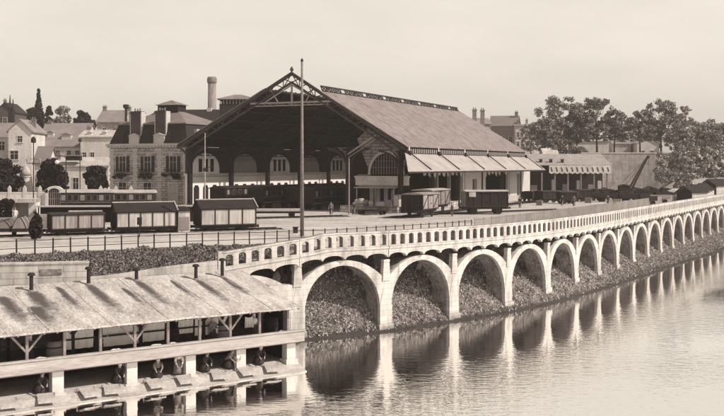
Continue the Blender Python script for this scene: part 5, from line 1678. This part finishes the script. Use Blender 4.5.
def gas_lamp(label, px, D, ytop, style):
    h = zat(ytop, D)
    t = thing('lamp_post', label, 'lamp post', tuple(at(px, D, 0)), 0, 'tall lamp posts on the forecourt')
    m = MB(); m.lathe([(.2, 0), (.16, .8), (.08, 1.0), (.06, h)], n=8); m.build('post', IRON, t)
    if style == 'twin':
        m = MB(); m.bar((-.8, 0, h-2.4), (.8, 0, h-2.4), .08); m.bar((-.45, 0, h-1.9), (.45, 0, h-1.9), .05)
        m.build('cross_arm', IRON, t)
        for sx in (-.75, .75):
            m = MB(); m.lathe([(.07, h-2.3), (.12, h-2.0), (.09, h-1.9), (.03, h-1.8)], (sx, 0, 0), 8); m.build('insulator', IRONL, t)
        m = MB(); m.lathe([(.1, h), (.3, h+.05), (.3, h+.5), (.1, h+.75)], n=8); m.build('head', IRON, t)
    elif style == 'crook':
        m = MB(); pr = None
        for k in range(9):
            a = math.pi*k/8; q = (-.55 + .55*math.cos(a), 0, h + .5*math.sin(a))
            if pr: m.bar(pr, q, .07)
            pr = q
        m.build('bracket', IRON, t)
        m = MB(); m.lathe([(.05, h+.0), (.24, h-.12), (.28, h-.3), (.14, h-.5)], (-1.1, 0, 0), 12); m.build('globe', mat('opal_glass', .75, .03, rough=.3), t, True)
    else:
        m = MB(); m.lathe([(.06, h), (.28, h+.1), (.2, h+.5), (.05, h+.6)], n=8); m.build('head', IRON, t)
    return t
gas_lamp('tall post with insulators on cross arms left of the big-roofed house', 33.5, 118, 143, 'twin')
gas_lamp('crooked lamp with a white globe in front of the round tree', 66, 122, 160, 'crook')
gas_lamp('slim lamp post with a dark head in front of the white house', 80, 150, 142, 'plain')

# forecourt: balustrade wall, arched portal, kiosk
t = thing('forecourt_wall', 'pale forecourt wall with round-topped openings behind the coaches', 'wall', tuple(at(70, 146, 0)), 0.03)
m = MB()
x = -11.0
while x < 9.0:
    if not (-2.9 < x < 0.4): m.box(x-.22, x+.22, 0, .4, 0, 3.1); m.prism_y([(x-.22, 3.1), (x+.22, 3.1), (x, 3.45)], .05, .35)
    x += 2.2
m.build('pier', QUOIN, t)
m = MB(); m.box(-11, -2.9, .1, .3, 0, 2.3); m.box(.4, 9, .1, .3, 0, 2.3); m.box(-11, -2.9, .05, .35, 2.3, 2.5); m.box(.4, 9, .05, .35, 2.3, 2.5); m.build('panel', WHITE, t)
t = thing('arched_portal', 'pale stone portal with a rounded fanlight between the trees', 'portal', tuple(at(54, 145, 0)))
m = MB(); m.box(-1.3, -.9, 0, .7, 0, 2.9); m.box(.9, 1.3, 0, .7, 0, 2.9)
n = 10
for k in range(n):
    a0, a1 = math.pi*k/n, math.pi*(k+1)/n
    P = lambda r_, a_, y_: (-r_*math.cos(a_), y_, 2.4 + r_*math.sin(a_)*.75)
    m._a([P(.9,a0,0),P(1.35,a0,0),P(1.35,a1,0),P(.9,a1,0),P(.9,a0,.7),P(1.35,a0,.7),P(1.35,a1,.7),P(.9,a1,.7)], [(0,1,2,3),(7,6,5,4),(1,5,6,2),(0,3,7,4)])
m.build('arch', WHITE, t)
m = MB(); m.box(-.9, .9, .3, .4, 0, 2.4); m.prism_y([(-.9, 2.4), (.9, 2.4)] + [(.9*math.cos(math.pi*k/8), 2.4+.66*math.sin(math.pi*k/8)) for k in range(9)], .3, .4); g_ = m.build('gate', IRON, t)
m = MB()
for q in (-.6, -.3, 0, .3, .6): m.box(q-.04, q+.04, .26, .29, .1, 2.9)
m.box(-.9, .9, .26, .29, 1.5, 1.6); m.box(-.9, .9, .26, .29, 2.35, 2.45); m.build('bars', IRONL, g_)
t = thing('domed_kiosk', 'small pale domed kiosk behind the forecourt trees', 'kiosk', tuple(at(25.5, 150, 0)))
m = MB(); m.lathe([(.62, 0), (.62, 4.6), (.75, 4.65), (.75, 4.9)], n=12); m.build('wall', WHITE, t)
m = MB(); m.lathe([(.85, 4.9), (.75, 5.5), (.4, 6.1), (.05, 6.5), (.03, 7.1)], n=14); m.build('dome', CREAM, t, True)
t = thing('weigh_hut', 'flat-roofed white shelter with a dark open front at the left', 'shelter', tuple(at(24, 112, 0)), .1)
m = MB(); m.box(-1.5, -1.2, 0, 2.4, 0, 2.2); m.box(.5, 1.25, 0, 2.4, 0, 2.6); m.box(-1.2, .5, 2.2, 2.4, 0, 2.2); m.build('wall', WHITE, t)
m = MB(); m.box(-1.8, 1.25, -.3, 2.6, 2.2, 2.62) ; m.v = [(a, b, c) for a, b, c in m.v]; m.build('roof_slab', CREAM, t)
person('tiny figure in white standing before the white shelter', tuple(at(15, 110, 0)), .2, 'stand', 'trousers', CLOTH, CLOTH, CLOTHM)
# lumber and long roofs behind the wagon row
t = thing('loading_bank', 'long low earth loading bank behind the left wagon row', 'platform', tuple(at(20, 100, 0)), .25)
m = MB(); m.box(-6, 4.5, 0, 5, 0, .95); m.build('bank', EARTH, t)
for j, (px_, D, L_, z, lab) in enumerate(((52, 106, 3.4, 1.25, 'short stack of pale planks near the pointed shrub'), (85, 108, 4.0, 1.55, 'stack of pale planks behind the worn wagon'))):
    t = thing('plank_stack', lab, 'timber', tuple(at(px_, D, 0)), .1 + .1*j)
    for q in range(4):
        m = MB(); m.box(-L_/2+.1*q, L_/2-.07*q, -.5+.05*q, .5, z-.6+.14*q, z-.48+.14*q); m.build('plank_layer', WOODL if q > 1 else WOODM, t)
    m = MB(); m.box(-L_/2+.3, -L_/2+.6, -.4, .4, 0, z-.6); m.box(L_/2-.6, L_/2-.3, -.4, .4, 0, z-.6); m.build('trestle', WOODD, t)
t = thing('long_canopy', 'long thin pale roof edge stretching between the coaches and the wagon row', 'shelter', tuple(at(150, 112, 0)), .08)
m = MB(); m.box(-12.5, 5.2, -.8, 1.4, 1.75, 1.87); m.build('roof', WOODL, t)
for k in range(9):
    m = MB(); x = -12.2 + 2.15*k; m.bar((x, 0, 0), (x, 0, 1.75), .12); m.build('post', WOODD, t)
m = MB(); m.box(-12.3, 5.0, 1.2, 1.3, 0, 1.75); m.build('back', WOODD, t)

# yard clutter
t = thing('milestone_box', 'small dark box standing on the yard beside the tall pole', 'box', tuple(at(295.5, 94, 0)))
m = MB(); m.box(-.22, .22, -.2, .2, 0, .5); m.build('case', IRON, t)
m = MB(); m.box(-.28, .28, -.26, .26, .5, .58); m.build('lid', IRON, t)
person('dark-clad man on the yard beside the grey post', tuple(at(353.5, 129, 0)), .5, 'walk', 'trousers', CLOTHD, CLOTHD, CLOTHD)
person('small man with a pale jacket before the platform edge, right of the grey post', tuple(at(331, 128, 0)), -.4, 'walk', 'trousers', CLOTHM, CLOTHD, CLOTHD)
bg_ = 'barrels and bundles at the platform edge'
for px_, D, r_, z0_, lab in ((357.5, 134.6, .42, .9, 'white barrel lying leftmost on the platform edge'), (361.5, 134.2, .48, .9, 'bigger white barrel second on the platform edge'), (366, 134.2, .4, .9, 'grey barrel in the middle of the platform row'), (371, 133.6, .34, .9, 'small white barrel right of the grey one')):
    t = thing('barrel', lab, 'barrel', tuple(at(px_, D, z0_)), random.uniform(-.5, .5), bg_)
    m = MB(); m.lathe([(r_*.8, 0), (r_, r_), (r_, r_*1.3), (r_*.8, r_*2.2)], n=12); m.build('staves', WOODL if 'white' in lab else WOODM, t, True)
    m = MB(); m.lathe([(r_*1.0, r_*.6), (r_*1.01, r_*.75)], n=12); m.build('hoop', IRON, t)
for px_, D, w_, h_, mm, lab in ((380, 133, 1.4, .7, WOODL, 'pale crate low on the platform near the porch'), (388, 132.6, 1.0, .9, WOODM, 'grey crate on the platform right of the pale one'), (396, 132.5, .8, 1.6, WOODL, 'tall pale crate at the platform end by the dark wagon')):
    t = thing('crate', lab, 'crate', tuple(at(px_, D, .9)), HRZ, bg_)
    m = MB(); m.box(-w_/2, w_/2, 0, .8, 0, h_); m.build('boards', mm, t)
    m = MB()
    for x in (-w_/2, w_/2-.08): m.box(x, x+.08, -.04, 0, 0, h_)
    m.box(-w_/2, w_/2, -.04, 0, h_-.1, h_); m.box(-w_/2, w_/2, -.04, 0, 0, .1); m.build('battens', WOODM, t)
t = thing('luggage_trolley', 'low dark trolley under the platform edge', 'trolley', tuple(at(372, 130, 0)), HRZ)
m = MB(); m.box(-2.2, 2.2, -.5, .5, .45, .55); m.build('deck', WOODD, t); wheels(t, (-1.5, 1.5), .45, .28)

# ------------------------------------------------------------------ goods yard at the right
t = thing('goods_shed', 'long goods shed with a white saw-toothed valance and dark open front', 'shed', tuple(at(576, 212, 0)), R(2))
zv0, zv1 = zat(174, 212), zat(165.5, 212)
m = MB(); m.box(-5.6, 7.6, .5, .7, zv0+.25, zv1); m.build('valance', WHITE, t)
m = MB(); x = -5.6; i = 0
while x < 7.4:
    m.prism_y([(x, zv0+.26), (x+1.1, zv0+.26), (x+.55, zv0+.0)], .5, .7); m.prism_y([(x+.62, zv0+1.2), (x+.98, zv0+1.2), (x+.8, zv0+.5)], .46, .5) ; x += 1.1
m.build('teeth', WHITE, t)
m = MB(); x = -5.3
while x < 7.3: m.prism_y([(x, zv1-.35), (x+.16, zv1-.35), (x+.42, zv0+.5), (x+.26, zv0+.5)], .44, .49) ; x += 1.1
m.build('notch', IRON, t)
m = MB(); m.hexa([(-16, .6, zv1), (7.8, .6, zv1), (7.8, 9, zv1+2.4), (-16, 9, zv1+2.4)], [(-16, .6, zv1+.15), (7.8, .6, zv1+.15), (7.8, 9, zv1+2.55), (-16, 9, zv1+2.55)]); m.build('roof', mat('pale_roof', .32, .3, .8), t)
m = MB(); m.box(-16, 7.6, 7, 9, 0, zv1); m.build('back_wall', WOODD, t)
for k_, x in enumerate((-12.5, -9.2, -4.6, -2.2, .9, 3.4, 5.6)):
    m = MB(); m.box(x, x+(.7, 1.3, .5, 1.0, .6, 1.2, .8)[k_], 1.6+.3*k_, 2.4+.3*k_, 0 if k_ % 2 else 1.001, (2.9, 2.2, 3.4, 2.4, 3.2, 2.3, 3.1)[k_]); m.build('light_glimpse', CREAM if k_ % 2 == 0 else WOODM, t)  # added pale pieces stand in for light glimpsed under the roof
for k in range(9):
    m = MB(); x = -15.5+2.8*k; m.bar((x, .9, 0), (x, .9, zv0+.3), .28); m.build('post', WOODM, t)
m = MB(); m.box(-16, 7, 3, 7, 0, 1.0); m.build('dock', STONE, t)
for px_, D, yt, yb, lab in ((541, 205, 159.5, 164, 'first small dark vent on the shed roofs'), (551, 206, 159, 164, 'second small dark vent on the shed roofs'), (562.5, 207, 160, 166, 'dark vent pair on the shed roof, right')):
    t = thing('roof_vent', lab, 'vent', tuple(at(px_, 214, zv1+.3)), 0, 'vents on the goods shed roof')
    m = MB(); m.box(-.3, .3, 0, .5, -.2, 1.0); m.build('shaft', IRON, t); m = MB(); m.box(-.42, .42, -.12, .62, 1.0, 1.15); m.build('cap', IRONL, t)
house('yard_house', 'small white gabled house above the goods shed roof', 551, 224, 13, 5, 190, 155, 149, 'x', WHITE, CREAM, 0.0, [(-.3, 6.6, 1.4, 1.4)], [(1.4, 2, .7, .5)])
t = thing('sloping_parapet', 'white stepped parapet sloping down beside the retaining wall', 'wall', tuple(at(579, 228, 0)), 0)
m = MB(); m.prism_y([(-2.6, 9.2), (.0, 7.6), (.0, 7.1), (-2.6, 8.7)], -.3, .3); m.box(.0, .9, -.3, .3, 0, 9.3 if False else 8.9); m.build('masonry', WHITE, t)
t = thing('retaining_wall', 'long pale grey retaining wall behind the crane with trees on top', 'wall', tuple(at(630, 236, 0)), 0)
m = MB(); m.box(-11.5, 12.6, 0, 1.0, -.2, zat(153.5, 236)); m.build('masonry', brick_mat('grey_masonry', .38, .30, 1.3, .5, .02, .14), t)
m = MB(); m.box(-11.5, 12.6, -.12, 1.1, zat(153.5, 236), zat(153.5, 236)+.25); m.build('coping', QUOIN, t)
# villas beyond the trees
house('villa', 'pale long villa seen between the trunks of the right grove', 592, 290, 34, 10, 170, 141, 136, 'x', WHITE, CREAM, 0.0, [(-3.4, 3.4, .9, 1.8), (-1.4, 3.4, .9, 1.8), (1.0, 3.4, .9, 1.8), (3.2, 3.4, .9, 1.8)])
house('villa', 'pale narrow house behind the sparse leaning tree', 648, 292, 22, 9, 170, 143, 137, 'y', WHITE, CREAM, 0.0, [(-1.4, 3.6, .9, 2), (1.2, 3.6, .9, 2)])
house('villa', 'low pale house right of the grove trunks', 622, 296, 18, 9, 170, 144, 139, 'x', CREAM, TILE, 0.0, [(-1, 3.3, .9, 1.6), (1, 3.3, .9, 1.6)])
house('villa', 'white house glimpsed between the last trees at the right edge', 706, 292, 16, 8, 170, 146, 141, 'y', WHITE, TILE, 0.0, [(0, 3.0, .9, 1.8)])
house('big_house', 'large grey house with a hipped gable above the station roof', 503, 320, 27, 12, 160, 126, 115.5, 'x', mat('far_stone', .22, .2), SLATE, -.25, [(-2.5, 5.5, 1.1, 2), (0, 5.5, 1.1, 2), (2.5, 5.5, 1.1, 2)], [(3.8, 5, 1.0, 1.3)])
house('big_house', 'long white house with two rows of windows left of the grove', 525, 316, 19, 10, 160, 126.5, 124.5, 'x', WHITE, SLATE, 0.0, [(-2.2, 7.2, .7, 1.6), (-.9, 7.2, .7, 1.6), (.6, 7.2, .7, 1.6), (2.0, 7.2, .7, 1.6), (-2.2, 4.2, .7, 1.6), (-.9, 4.2, .7, 1.6), (.6, 4.2, .7, 1.6), (2.0, 4.2, .7, 1.6)], [(-1.6, 4, .6, 1.4), (1.2, 4, .6, 1.6)])
for px_, yt, lab in ((474.5, 110.5, 'left one of two chimneys just over the station roof end'), (482.5, 111, 'right one of two chimneys just over the station roof end')):
    t = thing('house_chimney', lab, 'chimney', tuple(at(px_, 312, 6)))
    h_ = zat(yt, 312) - 6
    m = MB(); m.box(-.6, .6, -.5, .5, 0, h_); m.build('stack', BRICK, t)
    m = MB(); m.box(-.75, .75, -.65, .65, h_, h_+.3); m.tube((-.3, 0, h_+.3), (-.3, 0, h_+1.0), .2, .16, 6); m.tube((.3, 0, h_+.3), (.3, 0, h_+.9), .2, .16, 6); m.build('cap', BRICK, t)
house('hidden_house', 'low grey house sloping down behind the end of the station roof', 478, 318, 26, 10, 165, 124, 118, 'x', STONE, TILE, .1)

# wagons and carts in front of the goods shed
for i, (px_, D, L_, H_, rz, lab) in enumerate(((546, 172, 3.2, 2.2, R(30), 'dark van standing first in front of the goods shed'), (566.5, 167, 2.6, 2.2, R(10), 'nearer square dark van in front of the goods shed'), (583, 178, 2.4, 2.3, R(20), 'grey-ended van third in front of the goods shed'), (600, 192, 2.8, 2.1, R(15), 'dark van at the right end of the goods shed'), (531, 178, 2.6, 2.0, R(50), 'small dark van behind the end of the side canopy'))):
    van(lab, tuple(at(px_, D, 0)), rz, L_, 2.2, H_, body=WOODD, endm=WOODM if i == 2 else WOODD, roofm=IRON, rise=.12, panels=3, floor=.7, group='dark vans in front of the goods shed')
def flat_cart(lab, px, D, L_, rz, load=True, m_=WOODD):
    t = thing('flat_truck', lab, 'wagon', tuple(at(px, D, 0)), rz, 'low trucks around the crane')
    m = MB(); m.box(-L_/2, L_/2, -1.1, 1.1, .75, .95); m.build('deck', m_, t)
    m = MB(); m.box(-L_/2, L_/2, -1.12, -1.04, .95, 1.5); m.box(-L_/2, L_/2, 1.04, 1.12, .95, 1.5); m.build('side_boards', m_, t)
    if load:
        r_ = random.Random(int(px)); m = MB()
        for _ in range(9):
            x = r_.uniform(-L_*.42, L_*.42); y = r_.uniform(-.6, .6); s_ = r_.uniform(.25, .5); m.box(x-s_, x+s_, y-s_*.7, y+s_*.7, .96, 1.2 + r_.uniform(.1, .7))
        m.build('load', mat('coal', .03, .4), t)
    wheels(t, (-L_*.32, L_*.32), .7, .38)
    return t
for a in (('long loaded truck left of the crane', 612, 176, 6.0, R(8)), ('long loaded truck under the crane jib', 634, 172, 5.6, R(8)), ('low truck right of the crane with a pale load', 655, 168, 4.6, R(12), True, WOODM),
          ('farther truck behind the crane on the left', 606, 196, 5.0, R(5)), ('farther truck behind the crane on the right', 652, 192, 6.0, R(6)), ('small truck nearest the picket fence below the crane', 645, 160, 3.2, R(20)), ('dark truck between the crane and the huts', 668, 196, 4.0, R(15))):
    flat_cart(*a)
t = thing('yard_crane', 'rail crane with a slanting lattice jib in the goods yard', 'crane', tuple(at(628, 184, 0)), 0)
m = MB(); m.box(-2.4, 2.4, -1.1, 1.1, .8, 1.2); m.build('carriage', IRON, t); wheels(t, (-1.7, 1.7), .7, .4)
m = MB(); m.lathe([(1.0, 1.2), (1.0, 1.5), (.6, 1.6)], n=14); m.build('turntable', IRON, t)
m = MB(); m.box(-1.7, .1, -.8, .8, 1.5, 2.6); m.prism_y([(-1.85, 2.6), (.25, 2.6), (-.8, 2.95)], -.9, .9); m.build('cab', WOODD, t)
tip = Vector((20/1000*184*1.0, 0, zat(157, 184)))
m = MB(); b0 = Vector((.5, 0, 1.6))
for sy in (-.35, .35):
    for off_ in (Vector((0, 0, 0)), Vector((-.45, 0, .35))):
        m.bar(tuple(b0 + off_ + Vector((0, sy, 0))), tuple(tip + off_*.35 + Vector((0, sy*.3, 0))), .13)
for k in range(12):
    u0, u1 = k/12, (k+1)/12
    for sy in (-1, 1):
        p = b0.lerp(tip, u0) + Vector((0, sy*.35*(1-.7*u0), 0)); q = b0.lerp(tip, u1) + Vector((-.45*(1-.65*u1), sy*.35*(1-.7*u1), .35*(1-.65*u1)))
        m.bar(tuple(p), tuple(q), .08)
m.build('jib', IRON, t)
m = MB(); m.bar((-1.5, 0, 2.9), tuple(tip), .05); m.bar((-.4, 0, 2.9), tuple(tip + Vector((0, .2, 0))), .05); m.bar(tuple(tip), (tip.x+.05, 0, tip.z-3.0), .04); m.build('cable', IRON, t)
m = MB(); m.tube((tip.x, -.15, tip.z), (tip.x, .15, tip.z), .3, .3, 12); m.build('pulley', IRON, t)

for a in (('low truck squeezed between the goods shed and the crane', 621, 186, 4.0, R(-10)), ('far truck with a high dark load left of the crane', 596, 182, 3.4, R(25)), ('long dark truck nearest the huts', 664, 182, 5.0, R(14)), ('truck behind the jib foot loaded with dark blocks', 641, 190, 4.6, R(-6)), ('short truck at the end of the siding near the sand heap', 660, 205, 3.6, R(4))):
    flat_cart(*a)
for i, (px_, D, w_, h_, mm, lab) in enumerate(((617, 166, 1.3, .8, WOODL, 'pale crate on the ground left of the crane trucks'), (628, 164, 1.0, .6, WOODL, 'small pale crate before the crane'), (648, 176, 1.5, 1.2, WOODL, 'tall pale crate right of the crane foot'), (588, 170, 1.1, .9, WOODM, 'grey crate before the grey-ended van'), (539, 160, .9, .8, WOODM, 'grey crate near the end of the side canopy'), (657, 174, 1.0, .7, WOODD, 'dark crate beside the pale loaded truck'))):
    t = thing('crate', lab, 'crate', tuple(at(px_, D, 0)), random.uniform(-.4, .4), 'crates on the goods yard')
    m = MB(); m.box(-w_/2, w_/2, 0, .9, 0, h_); m.build('boards', mm, t)
    m = MB()
    for x in (-w_/2, w_/2-.1): m.box(x, x+.1, -.04, 0, 0, h_)
    m.box(-w_/2+.101, w_/2-.101, -.04, 0, h_-.12, h_); m.box(-w_/2+.101, w_/2-.101, -.04, 0, 0, .12); m.build('battens', WOODM, t)
for px_, D, r_, lab in ((605, 200, 2.2, 'dark coal heap behind the trucks left of the crane'), (634, 205, 2.6, 'broad dark coal heap behind the crane'), (650, 212, 2.0, 'dark coal heap right of the crane')):
    t = thing('coal_heap', lab, 'heap', tuple(at(px_, D, 0)))
    m = MB(); m.lathe([(r_*1.3, 0), (r_*.95, .7), (r_*.5, 1.5), (.2, 1.9)], n=18, sx=1.5); m.v = [(a+random.uniform(-.15, .15), b+random.uniform(-.15, .15), max(0, c+random.uniform(-.15, .15))) for a, b, c in m.v]; m.build('coal', mat('coal', .03, .4), t)
for px_, D, lab in ((520, 150, 'man in dark clothes walking right of the long dark wagon'), (562, 158, 'man in dark clothes before the dark vans'), (574, 156, 'man in a pale jacket before the dark vans'), (608, 158, 'man in dark clothes near the picket fence left of the crane'), (452, 125, 'man in a pale jacket between the right-hand wagons'), (238, 110, 'man in dark clothes standing behind the right end of the left wagon row')):
    person(lab, tuple(at(px_, D, 0)), random.uniform(-1.5, 1.5), 'walk', 'trousers', CLOTHM if 'pale' in lab else CLOTHD, CLOTHD, CLOTHD)

# huts at the far right, dark gable ends to the left
hl = ['dark-ended hut with a pale side wall, leftmost of the hut row', 'second gabled hut of the row, partly behind the first', 'third gabled hut, in the middle of the row', 'large dark-ended hut near the right end of the row', 'last pale hut at the right edge']
for i, (px_, D, w_, L_, h_, lab) in enumerate(((692, 176, 3.2, 4.6, 1.7, hl[0]), (699, 184, 2.8, 4.2, 1.9, hl[1]), (706, 192, 2.8, 4.2, 2.0, hl[2]), (715.5, 194, 3.6, 5.0, 2.5, hl[3]), (724, 206, 3.2, 5.0, 2.7, hl[4]))):
    t = thing('gabled_hut', lab, 'hut', tuple(at(px_, D, 0)), R(38), 'gabled huts at the right')
    m = MB(); m.box(-L_/2, L_/2, -w_/2, w_/2, 0, h_); m.prism_x([(-w_/2, h_), (w_/2, h_), (0, h_+w_*.32)], -L_/2, L_/2); m.build('wall', CREAM, t)
    m = MB(); m.prism_x([(-w_/2+.1, 0), (w_/2-.1, 0), (w_/2-.1, h_), (0, h_+w_*.28), (-w_/2+.1, h_)], -L_/2-.06, -L_/2-.001); m.build('end_door', WOODD, t)
    m = MB()
    for sg in (-1, 1):
        a = [(-L_/2-.3, sg*(w_/2+.25), h_-.12), (L_/2+.3, sg*(w_/2+.25), h_-.12), (L_/2+.3, 0, h_+w_*.34), (-L_/2-.3, 0, h_+w_*.34)]
        m.hexa(a, [(p[0], p[1], p[2]+.1) for p in a])
    m.build('roof', WOODD if i != 4 else TILE, t)
t = thing('lime_heap', 'pale heap of sand and rubble left of the huts', 'heap', tuple(at(676, 185, 0)))
m = MB(); m.lathe([(3.0, 0), (2.2, .8), (1.2, 1.7), (.3, 2.1)], n=20, sx=1.4); m.v = [(a+random.uniform(-.15, .15), b+random.uniform(-.15, .15), max(0, c+random.uniform(-.12, .12))) for a, b, c in m.v]; m.build('rubble', CREAM, t)

shrub('dark bush at the left edge beside the white shelter', 2, 196, 226, 20, 110, 61, LEAFTD, 2600)
# rails across the yard
def rail_pair(name, label, p, q, gauge=1.44):
    p, q = Vector(p), Vector(q); d = (q-p).normalized(); n_ = Vector((-d.y, d.x, 0))
    t = thing(name, label, 'railway track', tuple(p), math.atan2(d.y, d.x)); L_ = (q-p).length
    for s_ in (-gauge/2, gauge/2):
        m = MB(); m.box(0, L_, s_-.04, s_+.04, 0, .12); m.build('rail', IRON, t)
    m = MB(); x = .3
    while x < L_: m.box(x-.12, x+.12, -1.25, 1.25, -.02, .04); x += .8
    m.build('sleepers', WOODD, t)
    m = MB(); nb = int(L_/1.5); V = []
    for i in range(nb+1): V += [(L_*i/nb, -1.9 + .3*math.sin(i*1.7), .004), (L_*i/nb, 1.9 + .3*math.sin(i*2.3), .004)]
    m._a(V, [(2*i, 2*i+2, 2*i+3, 2*i+1) for i in range(nb)]); m.build('ballast', mat('cinder_ballast', .24, .5, 1.2, 5, bump=.5), t)
rail_pair('railway_track', 'track under the left wagon row', row_at(-40) + Vector((-.6, 1.2, 0)), row_at(284) + Vector((-.6, 1.2, 0)))
u = Vector((.4246, .9054, 0)); v_ = Vector((VX, VY, 0)); Cc = Vector((5.4, 135, 0))
rail_pair('railway_track', 'track under the dark-ended covered wagon', Cc + v_*4.5 - u*14, Cc + v_*4.5 + u*110)
rail_pair('railway_track', 'track leading to the long dark covered wagon', at(425, 129.6, 0), at(560, 145, 0))
rail_pair('railway_track', 'track along the left of the train hall yard', at(215, 118, 0), at(345, 126, 0))

# haze: the air between here and the far trees
hz = MB(); hz.box(-1500, 1500, -60, 1700, WATER-1.2, 48)
hz = hz.build('haze', bpy.data.materials.new('haze')); hz['kind'] = 'stuff'
hm = hz.data.materials[0]; hm.use_nodes = True
for n in list(hm.node_tree.nodes): hm.node_tree.nodes.remove(n)
ho = hm.node_tree.nodes.new('ShaderNodeOutputMaterial'); hv = hm.node_tree.nodes.new('ShaderNodeVolumePrincipled')
hv.inputs['Density'].default_value = 0.00035
hv.inputs['Color'].default_value = (0.95, 0.87, 0.83, 1)
hv.inputs['Anisotropy'].default_value = 0.2
hm.node_tree.links.new(hv.outputs[0], ho.inputs['Volume'])
SC.cycles.volume_bounces = 0
